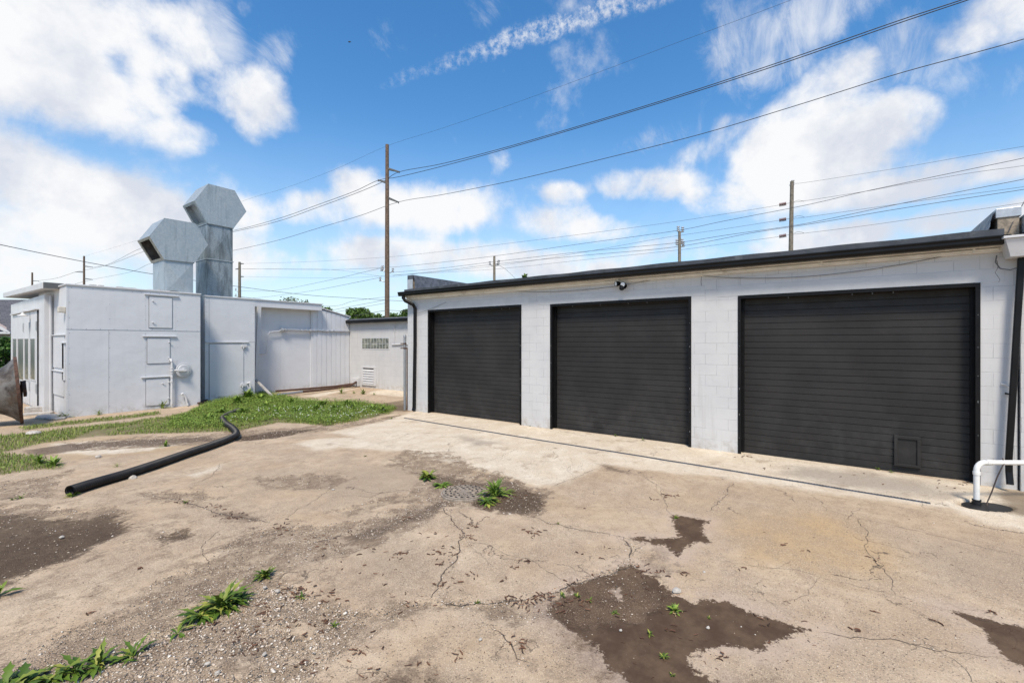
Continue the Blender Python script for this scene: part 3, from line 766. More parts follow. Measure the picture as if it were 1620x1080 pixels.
CR = [(z7([(350,385),(370,430),(400,470),(430,500),(405,545),(400,590),(385,620),(340,690),(300,760)]), .022),
      (z7([(430,535),(530,550),(620,580),(700,600),(760,650),(800,672),(840,680)]), .007),
      (z7([(690,435),(760,460),(880,490),(960,500),(1040,515)]), .012),
      (z7([(1040,515),(1080,570),(1080,610)]), .03),
      (z7([(330,770),(440,765),(560,765),(660,760),(760,735),(830,700),(900,680),(1000,650),(1080,610)]), .014),
      (z7([(760,320),(800,300),(860,280),(900,265),(940,250)]), .010),
      (z7([(1130,280),(1180,310),(1195,350),(1215,400),(1240,440),(1280,500)]), .007),
      (z7([(1050,262),(1130,280),(1240,310),(1280,330)]), .007),
      (z7([(1470,300),(1450,335),(1420,370),(1380,420)]), .012),
      (z7([(740,395),(900,400),(1040,398),(1130,400),(1200,425)]), .005),
      (z7([(500,230),(560,205),(640,170)]), .008), (z7([(505,845),(560,880),(600,930),(640,980),(690,1010)]), .018),
      (z7([(-100,360),(0,355),(100,360),(180,365)]), .006),
      (z8([(715,222),(750,255),(770,290),(900,320),(1050,350),(1220,390),(1380,425),(1510,460),(1620,485),(1700,505)]), .007),
      (z8([(900,320),(925,350),(950,380),(955,430),(948,460),(970,500),(1020,550),(1050,600),(1075,640),(1080,650)]), .009),
      (z8([(690,280),(770,295)]), .006), (z8([(340,250),(520,270),(560,300)]), .004),
      (z8([(730,805),(870,825),(980,832),(1090,845),(1240,875),(1400,900),(1520,915)]), .010),
      (z8([(1190,868),(1240,875),(1275,880)]), .024),
      (z8([(250,490),(400,520),(520,540),(650,545),(850,590),(1100,655),(1240,700),(1350,735)]), .004),
      (z8([(1240,700),(1350,735),(1500,770),(1620,795)]), .010),
      (z8([(0,145),(60,180),(75,235)]), .006),
      (z8([(1360,330),(1400,350),(1500,368),(1620,385),(1700,395)]), .014),
      (z8([(560,186),(700,215),(860,243),(1050,270),(1200,290),(1360,330)]), .005),
      (z6([(500,412),(570,415),(630,425),(690,445),(740,462),(780,478),(840,490),(900,497),(960,512)]), .016),
      (z6([(670,380),(720,360),(760,345),(785,300),(830,285)]), .010), (z6([(790,345),(870,325),(1000,295)]), .008),
      (z6([(760,690),(720,600),(735,575),(770,550),(800,520)]), .008),
      (z6([(960,512),(1040,480),(1120,430),(1180,390),(1240,385)]), .007),
      (z6([(1060,560),(1100,580),(1180,560),(1240,545)]), .012),
      (z6([(1100,640),(1020,690),(1000,720)]), .010), (z6([(240,300),(330,275),(420,268),(520,255)]), .007),
      (z6([(380,630),(430,615),(470,605)]), .006), (z6([(0,420),(90,415),(220,410)]), .012),
      ([(640,700),(660,690),(690,682)], .006), ([(560,712),(600,700),(640,690),(648,684)], .008),
      ([(900,720),(905,735),(896,748)], .004), ([(1300,905),(1280,940),(1230,960)], .004),
      ([(1400,985),(1460,1010),(1520,1050),(1560,1110)], .004), ([(800,905),(770,890),(735,857)], .004)]
for pts, w in CR: crack(cm, pts, w*.62)
# short side branches
for pts, w in CR:
    for (u, v) in pts[1:-1]:
        if random.random() < .35:
            a = random.uniform(0, 6.28); r = random.uniform(12, 34)
            crack(cm, [(u, v), (u+math.cos(a)*r, v+math.sin(a)*r*.4), (u+math.cos(a+.3)*r*1.8, v+math.sin(a+.3)*r*.8)], .0028)
def m_crack():
    n = NT('crack')
    M['crack'] = n.fin(n.mix(n.rng(n.noise(28., 6, .7), .35, .65), (.035, .026, .02), (.15, .115, .085)), .95)
m_crack()
o = cm.build('pavement_cracks', M['crack']); tag(o, 'thin dirt filled cracks wandering across the old concrete yard', 'crack', kind='stuff')

# ------------------------------------------------------------------ garage
GXF = 9.23
def sweep_profile(mb, prof, a, b):   # prof (dx,dz) swept along a->b (y direction)
    a, b = Vector(a), Vector(b)
    P0 = [(a.x+p, a.y, a.z+q) for p, q in prof]
    P1 = [(b.x+p, b.y, b.z+q) for p, q in prof]
    n = len(prof)
    mb.add(P0+P1, [tuple(reversed(range(n))), tuple(range(n, 2*n))]+[(i, (i+1) % n, n+(i+1) % n, n+i) for i in range(n)])

gar = empty('garage_building', (9.23, 4.4, 0), 'long white painted block garage with three black roller doors and black gutter', 'garage')
Y0, Y1, WT = -1.93, 10.66, 3.46
def yz(u, v, x=GXF): p = PX(u, v, x); return p.y, p.z
D1 = (yz(677.3, 500)[0], yz(824.7, 500)[0], yz(750, 486.5)[1])
D2 = (yz(870.9, 500)[0], yz(1093.2, 500)[0], yz(980, 475.5)[1])
D3 = (yz(1168, 500)[0], yz(1550, 500)[0], yz(1360, 458)[1])
doors = [D1, D2, D3]
print('DOORS', doors)
wb = MB()
TH = .30
edges = [Y1, *sum(([d[0], d[1]] for d in doors), []), Y0]
topz = 2.86
for a, b in zip(edges[0::2], edges[1::2]):
    wb.box((GXF, a, -.05), (GXF+TH, b, WT))
wb.box((GXF+TH, Y1-.2, -.05), (16.5, Y1, WT)); wb.box((GXF+TH, Y0, -.05), (16.5, Y0+.2, WT)); wb.box((16.5, Y0, -.05), (16.7, Y1, WT))
wb.build('wall', M['block_y'], gar, bevel=.004)
lm = MB()
for d in doors: lm.box((GXF+.0005, d[0]-.0005, d[2]), (GXF+TH-.001, d[1]+.0005, WT-.001))
lm.build('lintel', M['block_y'], gar)
sm = MB()    # solid header course across, slightly proud
for d in doors: sm.box((GXF-.004, d[0]+.35, d[2]+.003), (GXF+.01, d[1]-.25, d[2]+.195))
plain('header_paint', (.53, .53, .52), .6, var=.08, scale=2.5)
sm.build('header_band', M['header_paint'], gar, bevel=.003)
gz = 3.545
rf = MB(); rf.box((9.08, Y0+.18, gz-.035), (16.9, Y1-.18, gz+.055)); 
rf.build('roof', M['roof_dark'], gar, bevel=.012)
# metal edge of the roof membrane, a little wavy
ed = MB(); k = 60
for i in range(k):
    ya, yb = Y0+.16+(Y1-Y0-.2)*i/k, Y0+.16+(Y1-Y0-.2)*(i+1)/k
    za, zb = gz+.068+.006*math.sin(i*.9), gz+.068+.006*math.sin((i+1)*.9)
    ed.add([(9.065, ya, gz-.03), (9.065, yb, gz-.03), (9.058, yb, zb), (9.058, ya, za), (9.26, yb, zb+.028), (9.26, ya, za+.028)], [(0, 1, 2, 3), (3, 2, 4, 5)])
plain('roof_edge', (.075, .08, .09), .42, metal=.2, var=.35, scale=3, dark=(.16, .165, .17), bump=.3, bscale=9)
ed.build('roof_edge', M['roof_edge'], gar, smooth=True)
gt = MB()
GP = [(0, 0), (-.095, 0), (-.125, .04), (-.125, .075), (-.14, .10), (-.14, .115), (-.13, .115), (-.12, .10), (-.01, .10), (0, .115)]
sweep_profile(gt, GP, (9.06, Y0+.12, gz-.155), (9.06, Y1+.10, gz-.125))
gt.build('gutter', M['gutter_black'], gar)
fb = MB(); fb.box((9.10, Y0+.14, 3.40-.02), (9.226, Y1+.0, gz-.04)); fb.box((9.17, Y0+.16, 3.315), (9.227, Y1+.0, 3.379))
fb.build('fascia_board', M['cream_board'], gar, bevel=.006)
cd = MB(); cd.tube([(9.155, y, 3.355) for y in np.linspace(Y0+.2, 4.2, 12)], .017, 8)
for y in (-1.5, .3, 2.2, 3.9): cd.box((9.135, y, 3.33), (9.17, y+.03, 3.385))
cd.build('conduit', M['cream_board'], gar, smooth=True)
# parapets at both ends
def parapet(y0, y1, top, side, cap_mat, wav):
    pm = MB(); pm.box((9.25, y0, WT), (16.7, y1, top-.06))
    p = pm.build('parapet', M['roughstone'], gar)
    cp = MB()
    cp.box((9.235, y0-.02, top-.13), (9.70, y1+.02, top)); cp.box((9.7, y0-.02, top-.06), (16.7, y1+.02, top))
    cp.build('cap', M[cap_mat], p, bevel=.006)
    if side < 0:
        q = MB(); q.box((9.232, y0-.015, gz+.06), (9.249, y1+.018, top-.128)); q.build('end_sheet', M['flashing'], p)
    dr = MB(); n = 60; yy = y0-.03 if side < 0 else y1+.03
    vs, fs = [], []
    for i in range(n+1):
        x = 9.26+7.3*i/n
        for j in range(6):
            f = j/5
            w = wav*(math.sin(i*1.7+j*.8)+.6*math.sin(i*3.3+j*1.6))*math.sin(f*math.pi*.9)
            vs.append((x, yy+side*(abs(w)+.004+f*f*.10), top-.02-f*(top-gz-.03)))
    for i in range(n):
        for j in range(5): a = i*6+j; fs.append((a, a+6, a+7, a+1))
    dr.add(vs, fs); dr.build('draped_membrane', M['membrane'], p, smooth=True)
    return p
parapet(Y0-.02, Y0+.19, 3.93, 1, 'flashing', .02)
parapet(Y1-.20, Y1+.0, 4.06, -1, 'roof_edge', .035)

def garage_door(d, lab, pet=False):
    x0 = GXF+.19; y0, y1 = d[1], d[0]; top = d[2]
    fr = MB()
    for y, s in ((y0, 1), (y1, -1)):
        fr.box((GXF-.012, y-s*.006, -.02), (GXF+.02, y+s*.045, top+.006))
        fr.box((GXF+.02, y-s*.001, -.02), (GXF+.19, y+s*.02, top))
        fr.box((GXF+.14, y+s*.02, -.02), (GXF+.178, y+s*.075, top-.02))
    fr.box((GXF-.012, y0+.045, top-.05), (GXF+.02, y1-.045, top+.008)); fr.box((GXF+.02, y0+.02, top-.03), (GXF+.178, y1-.02, top))
    g = MB()
    pitch = .1135; prof = []
    z = .012
    while z < top-.02:
        e = min(z+pitch, top-.02)
        prof += [(.0015, z), (-.008, z+.006), (-.0075, z+(e-z)*.5), (-.0065, e-.008), (.0015, e-.003)]
        z += pitch
    n = len(prof); m = 24; vs, fs = [], []
    for i in range(m+1):
        y = y0+.05+(y1-y0-.1)*i/m
        for (p, zz) in prof:
            b = .010*math.sin(i*.55+zz*1.3)*math.sin(zz*2.1+y)
            vs.append((x0+p+b, y, zz))
    for i in range(m):
        for j in range(n-1): a = i*n+j; fs.append((a, a+n, a+n+1, a+1))
    g.add(vs, fs)
    panel = g.build('garage_door', M['door_black'], gar)
    panel['label'] = lab
    se = MB(); se.box((x0-.03, y0+.05, -.004), (x0+.02, y1-.05, .022)); se.build('bottom_seal', M['rubber'], panel)
    bk = MB(); bk.box((x0+.03, y0-.1, -.03), (x0+.06, y1+.1, top+.05)); bk.build('door_backing', M['frame_black'], panel)
    if pet:
        a = PX(1414, 687, x0); b = PX(1456.4, 740.5, x0)
        pf = MB()
        ya, yb, za, zb = b.y, a.y, b.z+.0, a.z
        for q in (((ya, za), (yb, za+.045)), ((ya, zb-.05), (yb, zb)), ((ya, za+.045), (ya+.045, zb-.05)), ((yb-.045, za+.045), (yb, zb-.05))):
            pf.box((x0-.045, q[0][0], q[0][1]), (x0-.008, q[1][0], q[1][1]))
        h = pf.build('pet_door', M['door_black'], panel, bevel=.006)
        fl = MB(); fl.box((x0-.024, ya+.046, za+.046), (x0-.016, yb-.046, zb-.051)); fl.build('flap', M['door_black'], h)
    # clips and screws catching the light on the jambs
    cl = fr; cl.use(1)
    for i in range(6):
        z = .3+i*.42+random.uniform(-.05, .05)
        for y in (y0+.02, y1-.02): cl.box((GXF-.018, y-.006, z), (GXF-.011, y+.006, z+random.choice((.01, .03))))
    for i in range(4):
        y = y0+(y1-y0)*random.uniform(.1, .9); cl.box((GXF+.02, y, top-.085), (GXF+.024, y+.012, top-.052))
    fr.build('door_frame', [M['frame_black'], M['arm_grey']], panel)
    return panel
garage_door(D1, 'smallest black slatted garage door with dusty lower half')
garage_door(D2, 'middle black slatted garage door between two block piers')
garage_door(D3, 'widest black slatted garage door with small pet door', True)

def downspout(path, w, d, mat, parent, name='downspout'):
    mb = MB(); pr = [(-w/2, -d/2+.01), (-w/2, d/2-.01), (-w/2+.01, d/2), (w/2-.01, d/2), (w/2, d/2-.01), (w/2, -d/2+.01), (w/2-.01, -d/2), (-w/2+.01, -d/2)]
    mb.tube(path, 0, prof=pr); return mb.build(name, M[mat], parent, smooth=False)
a = PX(647, 464, 8.99); 
p0 = Vector((8.99, 10.56, 3.44)); 
yb_, zb_ = yz(656.5, 480, 9.17)
downspout([(8.99, 10.58, 3.45), (8.99, 10.58, 3.36), (9.02, 10.52, 3.27), (9.12, yb_+.03, 3.16), (9.17, yb_, 3.05), (9.17, yb_, 2.), (9.165, yb_+.02, .9), (9.16, yb_+.03, .12), (9.13, yb_+.03, .02)], .085, .07, 'gutter_black', gar)
bt = PX(1599, 766, 9.08); tp = PX(1617, 420, 9.13)
downspout([(9.10, tp.y-.03, 3.42), (9.12, tp.y+.01, 3.2), (9.12, bt.y+.01, .45), (9.11, bt.y+.01, .26), (9.06, bt.y+.01, .10)], .07, .055, 'gutter_black', gar)
st = MB()
q = PX(1590, 622, 9.2); r_ = PX(1604, 617, 9.1)
st.tube([q, (q.x-.03, q.y-.05, q.z-.01), (9.12, r_.y, r_.z)], .014, 8)
st.build('strap', M['rubber'], gar, smooth=True)
st = MB(); q = PX(1584, 607, 9.215); st.tube([q, (9.17, q.y-.05, q.z-.01), (9.13, q.y-.10, q.z-.06)], .008, 8); st.build('cable_stub', M['trim_white'], gar, smooth=True)
ob = MB(); a = PX(1583, 604, GXF); b = PX(1603, 627, GXF); ob.box((GXF-.006, a.y, b.z), (GXF+.01, b.y, a.z)); ob.build('cover_plate', M['block_y'], gar, bevel=.003)
# twin flood light under the eave
fl = PX(984, 452, 9.15)
m = MB(); m.lathe((9.20, fl.y-.02, fl.z+.0), (1, 0, 0), [(0, .001), (0, .06), (.028, .06)], 20); 
m.tube([(9.2, fl.y-.02, fl.z), (9.12, fl.y-.02, fl.z-.01)], .03, 12); m.lathe((9.09, fl.y-.02, fl.z-.05), (0, 0, 1), [(-.055, .001), (-.05, .03), (-.03, .05), (.03, .05), (.06, .035), (.062, .001)], 18)
fo = m.build('flood_light', M['frame_black'], gar, smooth=True)
for (dy, dz, ax) in ((.08, .045, Vector((-.8, .6, -.1))), (-.045, .02, Vector((-1, -.25, -.05)))):
    h = MB(); o_ = Vector((9.10, fl.y+dy, fl.z+dz)); h.lathe(o_, ax, [(-.06, .001), (-.055, .035), (.0, .052), (.045, .056), (.045, .048), (.03, .045), (.03, .001)], 20)
    hh = h.build('lamp_head', M['frame_black'], fo, smooth=True)
    l2 = MB(); l2.lathe(o_+ax.normalized()*.034, ax, [(0, .001), (0, .044), (.008, .044), (.008, .02), (.014, .02), (.014, .001)], 20); l2.build('lens', M['glass_lamp'], hh, smooth=True)
# loose wire drooping along the top course
for (pa, pb, s) in (((757, 454), (1040, 441), .19), ((700, 463), (640, 466), .06), ((1060, 430), (1498, 404), .22), ((657, 497), (705, 478), .02)):
    A = PX(*pa, 9.2); B = PX(*pb, 9.2)
    w = MB(); w.tube([A.lerp(B, i/14)-Vector((.0, 0, s*4*(i/14)*(1-i/14))) for i in range(15)], .0045, 5)
    w.build('loose_wire', M['arm_grey'], gar, smooth=True)
w = MB(); A = PX(1577, 404, 9.19)
w.tube([A, A+Vector((-.03, .02, -.10)), A+Vector((-.02, -.03, -.19)), A+Vector((-.04, -.12, -.22)), A+Vector((-.1, -.28, -.17)), A+Vector((-.12, -.38, -.02))], .007, 6)
w.build('loose_wire', M['arm_grey'], gar, smooth=True)
for pts in ([(1577,412),(1579,423),(1574,431),(1582,442),(1580,446)], [(1110,437),(1109,446),(1110,452)]):
    cj = MB(); Q = [PX(u, v, GXF-.003) for u, v in pts]
    cj.tube(Q, .003, 4)
    cj.build('wall_crack', M['crack'], gar)

# ------------------------------------------------------------------ neighbour with white eave, at right
nb = empty('adjoining_building', (9.3, -5, 0), 'white painted building with white boxed eave adjoining the garage at far right', 'building')
m = MB(); m.box((9.19, -9.5, -.05), (16.6, Y0-.022, 3.30)); m.build('wall', M['block_y'], nb)
m = MB(); e0 = PX(1597, 384, 8.92)
m.hexa([(8.93, -9.5, 3.20), (9.187, -9.5, 3.20), (9.187, -1.80, 3.20), (8.93, -1.80, 3.20), (8.86, -9.6, 3.44), (9.187, -9.6, 3.44), (9.187, -1.74, 3.44), (8.86, -1.74, 3.44)])
m.box((8.84, -9.6, 3.442), (9.187, -1.72, 3.475)); m.build('boxed_eave', M['trim_white'], nb, bevel=.004)
m = MB(); m.box((8.9, -9.6, 3.477), (16.6, Y0-.05, 3.56)); m.build('roof', M['roof_dark'], nb)
m = MB(); vs = []; fs = []
for i in range(13):
    y = -1.97-.12*i
    for j in range(5): vs.append((9.10-.06*math.sin(j*.8)-.02*math.sin(i*1.3), y, 3.80-.045*j-.02*math.sin(i*.9)))
for i in range(12):
    for j in range(4): a = i*5+j; fs.append((a, a+5, a+6, a+1))
m.add(vs, fs); m.box((9.12, -9.5, 3.562), (9.6, -1.98, 3.80)); m.build('parapet_membrane', M['flashing'], nb, smooth=True)

# ------------------------------------------------------------------ trench drain, sump, pipe
td = empty('trench_drain', tuple(G(1050, 729)), 'narrow blue grey trench drain running along the pale apron before the garage doors', 'drain')
a, b = G(640, 661), G(1472, 796)
d_ = (b-a).normalized(); s_ = Vector((-d_.y, d_.x, 0))
plain('drain_grate', (.13, .14, .16), .6, metal=.3, var=.4, scale=12); plain('drain_slot', (.015, .015, .015), .9)
m = MB(); k = 90
pts = [a.lerp(b, i/k) for i in range(k+1)]
vs = []
for p in pts:
    for w, h in ((-.032, .001), (-.030, .008), (.030, .008), (.032, .001)):
        q = p+s_*w; vs.append((q.x, q.y, zg(q.x, q.y)+h))
m.add(vs, [(4*i+j, 4*i+j+4, 4*i+j+5, 4*i+j+1) for i in range(k) for j in range(3)])
m.build('channel', M['drain_grate'], td)
m = MB(); L_ = (b-a).length; i = 0.
while i < L_-.05:
    p = a+d_*i; q = p+d_*.018
    P = [p-s_*.017, q-s_*.017, q+s_*.017, p+s_*.017]
    m.add([(x.x, x.y, zg(x.x, x.y)+.0105) for x in P], [(0, 1, 2, 3)]); i += .034
sl = m.build('grate', M['drain_slot'], td); 
sp_ = empty('sump_pit', (SUMP.x, SUMP.y, 0), 'open oval sump pit with black basin lid in the apron below the white pipe', 'pit')
m = MB(); m.prism([SUMP+RIGHT*(.045+.27*math.cos(t))+VIEW*(.175*math.sin(t)*(1+.08*math.sin(3*t)))+Vector((0, 0, -.06)) for t in np.linspace(0, 2*math.pi, 29)[:-1]], (0, 0, .045)); m.build('basin_lid', M['rubber'], sp_)
pv = empty('discharge_pipe', tuple(G(1545, 796)), 'white plastic pipe rising from the sump pit and turning right beside the downspout', 'pipe')
b0 = G(1545, 795); hz_ = .515
el_ = []
for i in range(7):
    t = i/6*math.pi/2; rr = .10
    el_.append(b0+RIGHT*(rr*(1-math.cos(t)))+Vector((0, 0, hz_-rr+rr*math.sin(t))))
dr_ = RIGHT.copy()
m = MB(); m.tube([b0+Vector((0, 0, -.05))]+[b0+Vector((0, 0, z)) for z in (.1, .3)]+el_+[b0+RIGHT*x+Vector((0, 0, hz_-.004*x)) for x in (.2, .6, 1.2, 1.55)], .031, 20)
m.build('pipe_run', M['pvc'], pv, smooth=True)
m = MB(); 
m.lathe(b0+Vector((0, 0, .36)), (0, 0, 1), [(0, .031), (0, .037), (.04, .037), (.04, .031)], 20)
m.build('collar', M['pvc'], pv, smooth=True); m = MB()
m.lathe(b0+RIGHT*.12+Vector((0, 0, hz_)), RIGHT, [(0, .031), (0, .037), (.04, .037), (.04, .031)], 20)
m.build('collar', M['pvc'], pv, smooth=True)
m = MB(); m.lathe(b0+Vector((0, 0, -.08)), (0, 0, 1), [(0, .05), (.03, .05), (.03, .042), (.07, .042), (.07, .048), (.09, .048), (.09, .04), (.11, .04), (.11, .045), (.125, .045), (.125, .031)], 20)
m.build('rubber_coupling', M['rubber'], pv, smooth=True)
cb = MB(); A = b0+RIGHT*.34+Vector((0, 0, hz_+.045)); Bq = G(1559, 797)
cb.tube([A+Vector((.05, -.02, -.06)), A+Vector((.015, 0, .0)), A+Vector((-.03, .0, -.05)), A.lerp(Bq, .35)+Vector((0, 0, -.035)), A.lerp(Bq, .65)+Vector((0, 0, -.05)), A.lerp(Bq, .9)+Vector((0, 0, -.035)), Bq+Vector((-.05, 0, -.08))], .0075, 8)
tag(cb.build('cable', M['cable_brown'], smooth=True), 'thin dark cable looped over the white pipe into the sump pit', 'cable')

# manhole
mc = G(734, 780); MR = .285
mh = empty('manhole_cover', (mc.x, mc.y, 0), 'round iron manhole cover with slotted pattern among weeds in the yard', 'manhole cover')
m = MB(); m.lathe((mc.x, mc.y, -.014), (0, 0, 1), [(-.02, MR+.03), (.026, MR+.03), (.030, MR+.022), (.030, MR+.006), (.02, MR)], 48); m.build('ring', M['iron'], mh, smooth=True)
m = MB(); m.lathe((mc.x, mc.y, 0), (0, 0, 1), [(0, MR-.002), (.024, MR-.002), (.028, MR-.012), (.030, .02), (.030, .001)], 48)
for rr, nn in ((.08, 6), (.15, 12), (.215, 18)):
    for i in range(nn):
        t = 2*math.pi*(i+.5)/nn; c = Vector((mc.x+rr*math.cos(t), mc.y+rr*math.sin(t), .034)); dd = Vector((math.cos(t), math.sin(t), 0))
        m.bar(c-dd*.022, c+dd*.022, .018, .010)
m.use(1)
for rr, nn, w in ((.115, 8, .034), (.185, 14, .036), (.248, 20, .034)):
    for i in range(nn):
        t = 2*math.pi*i/nn; c = Vector((mc.x+rr*math.cos(t), mc.y+rr*math.sin(t), .0315)); dd = Vector((-math.sin(t), math.cos(t), 0))
        m.bar(c-dd*w*.5, c+dd*w*.5, .022, .004)
m.build('cover', [M['iron'], M['iron_hole']], mh)

# ------------------------------------------------------------------ corrugated pipe
def catmull(P, n):
    P = [Vector(p) for p in P]; P = [P[0]*2-P[1]]+P+[P[-1]*2-P[-2]]; out = []
    for i in range(1, len(P)-2):
        for j in range(n):
            t = j/n; a, b, c, d = P[i-1:i+3]
            out.append(.5*((2*b)+(-a+c)*t+(2*a-5*b+4*c-d)*t*t+(-a+3*b-3*c+d)*t*t*t))
    out.append(P[-2]); return out
cpx = [(110,785),(150,772),(200,757),(250,740),(300,722),(340,708),(365,698),(374,691),(368,682),(357,674),(352,666),(360,660),(372,655),(379,652.5)]
rad = .070
base = [G(u, v) for u, v in cpx]
base = [Vector((p.x, p.y, rad+.004)) for p in base]
cl_ = catmull(base, 12)
# resample evenly, corrugate
L2 = [0]
for i in range(1, len(cl_)): L2.append(L2[-1]+(cl_[i]-cl_[i-1]).length)
tot = L2[-1]; pit_ = .028; ns = int(tot/pit_*4)
pts, rads = [], []
for i in range(ns+1):
    s = tot*i/ns; j = max(k for k in range(len(L2)) if L2[k] <= s+1e-9) if False else int(np.searchsorted(L2, s))
    j = min(max(j, 1), len(L2)-1); f = (s-L2[j-1])/max(L2[j]-L2[j-1], 1e-9)
    pts.append(cl_[j-1].lerp(cl_[j], f)); ph = i % 4
    rads.append(rad if ph in (0, 1) else rad-.010)
cp = empty('drain_hose', tuple(base[0]-Vector((0, 0, rad))), 'long black corrugated drain pipe curving across the concrete into the grass', 'pipe')
m = MB(); m.tube(pts, rads, 22, cap=False); 
m.build('corrugated_tube', M['corrugated'], cp, smooth=False)
m = MB(); m.tube([p for p in pts[:60]], [r-.007 for r in rads[:60]], 22, cap=False); m.build('inner_wall', M['corrugated'], cp)

# ------------------------------------------------------------------ paint booth range at left
pb = empty('booth_building', (4.4, 18, 0), 'low white sheet metal building with riveted panels, hatches and double doors at its left end', 'building')
BY = 17.1; BZ = 3.60
bx0, bx1 = PY(105, 600, BY).x, PY(317, 600, BY).x
m = MB(); m.box((bx0, BY, -.1), (bx1, 21.0, BZ)) # thin laid seams: standing joints and screw heads
zs = PY(200, 522, BY).z
m.box((bx0-.004, BY-.006, zs-.006), (bx1, BY-.001, zs+.006))
for u in (172, 236-6, 278):
    x = PY(u, 560, BY).x; m.box((x-.003, BY-.004, 0), (x+.003, BY-.001, zs-.01 if u == 172 else BZ-.05))
m.box((bx0+.03, BY-.004, .02), (bx0+.033, BY-.001, BZ-.04))
gp = m; m.use(1); gp.box((bx0-.003, BY-.0072, zs-.004), (bx1+.001, BY-.0062, zs+.0015))
for u in (172,): x = PY(u, 560, BY).x; gp.box((x-.003, BY-.0052, 0), (x+.001, BY-.0042, zs-.01))
for z0_, xs in ((BZ-.06, np.arange(bx0+.1, bx1, .22)), (zs+.02, np.arange(bx0+.1, bx1, .3))):
    for x in xs: m.lathe((x, BY-.001, z0_), (0, -1, 0), [(0, .008), (.005, .006), (.006, .001)], 6)
for x in [PY(u, 560, BY).x+.02 for u in (108, 172, 229, 280)]:
    for z in np.arange(.2, BZ-.1, .42): m.lathe((x, BY-.001, z), (0, -1, 0), [(0, .008), (.005, .006), (.006, .001)], 6)
m.build('wall', [M['booth_paint'], M['seam_grey']], pb)
m = MB(); m.box((bx0-.03, BY-.03, BZ), (bx1+.02, 21.0, BZ+.045)); m.build('roof', M['trim_white'], pb, bevel=.008)
for i in range(16):
    m = MB(); x = bx0+.5+i*.19*random.uniform(.8, 1.2)
    if x > bx1-.2: break
    m.box((x, BY+.1, BZ+.046), (x+random.uniform(.05, .22), BY+.25, BZ+.046+random.uniform(.01, .035)))
    m.build('roof_debris', M['stone'], pb)
def hatch(bld, yp, u0, v0, u1, v1, name='access_hatch', proud=.022, strip=True, knobs=(), seal=True):
    a = PY(u0, v0, yp); b = PY(u1, v1, yp)
    fr = MB(); g = .014
    fr.box((a.x-g, yp-.006, b.z-g), (b.x+g, yp-.001, a.z+g))
    f = MB(); f.box((a.x, yp-proud, b.z), (b.x, yp-.007, a.z))
    h = f.build(name, M['booth_paint'], bld, bevel=.004)
    fr.build('dark_gap', M['seam_grey'], h)
    if strip:
        s = MB(); s.box((a.x-.12, yp-.05, a.z+.05), (b.x+.18, yp-.001, a.z+.075)); s.build('drip_strip', M['booth_paint'], h, bevel=.003)
    for (u, v) in knobs:
        k = PY(u, v, yp); kb = MB(); kb.lathe((k.x, yp-.001, k.z), (0, -1, 0), [(0, .022), (.03, .02), (.05, .014), (.052, .001)], 10); kb.bar((k.x, yp-.05, k.z), (k.x+.05, yp-.055, k.z-.005), .018, .012)
        kb.build('latch', M['trim_white'], h, smooth=True)
    return h
hatch(pb, BY, 236, 469, 272, 519, knobs=((241, 476), (241, 510)))
hatch(pb, BY, 233, 535, 268.5, 574, knobs=((267, 541), (266, 566)))
hatch(pb, BY, 231, 600, 267, 639, knobs=((256.5, 606), (266.5, 604), (266, 629)))
# gas train on the face: riser, tee, regulator
gl = empty('gas_regulator', tuple(PY(272, 640, BY-.1)), 'white painted gas pipe riser with round regulator on the booth wall', 'gas pipe')
X0 = PY(272, 600, BY-.1).x; zt, zv, zbm = PY(272, 571, BY-.1).z, PY(272, 586, BY-.1).z, .02
m = MB(); m.tube([(X0, BY-.1, zbm), (X0, BY-.1, zt)], .032, 14)
m.tube([(X0-.01, BY-.1, zt-.02), (X0-.01, BY-.1, zt+.03), (X0-.03, BY-.03, zt+.04)], .04, 12)
for z, r in ((zv, .055), (zv+.08, .045), (zv-.08, .045), (PY(272, 603, BY).z, .045), (PY(272, 596, BY).z, .04)):
    m.lathe((X0, BY-.1, z-.02), (0, 0, 1), [(0, .03), (0, r), (.045, r), (.045, .03)], 14)
m.build('riser', M['trim_white'], gl, smooth=True)
xr = PY(290.5, 585, BY-.1).x
m = MB(); m.tube([(X0, BY-.1, zv), (X0+.18, BY-.1, zv), (xr-.05, BY-.16, zv)], .03, 12); m.bar((X0+.14, BY-.15, zv), (xr+.05, BY-.20, zv), .04, .05); m.build('branch', M['trim_white'], gl, smooth=True)
m = MB(); m.lathe((xr, BY-.02, zv+.0), (.15, -1, 0), [(0, .001), (0, .10), (.03, .12), (.04, .22), (.05, .228), (.062, .228), (.068, .215), (.070, .18), (.085, .16), (.09, .06), (.11, .055), (.112, .001)], 32); m.build('regulator', M['trim_white'], gl)
m = MB(); A = PY(287, 624, BY-.08); m.tube(catmull([A, A+Vector((.05, 0, .03)), A+Vector((.12, 0, -.1)), A+Vector((.15, 0, -.27)), A+Vector((.17, -.02, -.36))], 6), .03, 10)
tag(m.build('bent_pipe', M['trim_white'], smooth=True), 'short bent white pipe stub at the foot of the booth wall right of the riser', 'pipe')
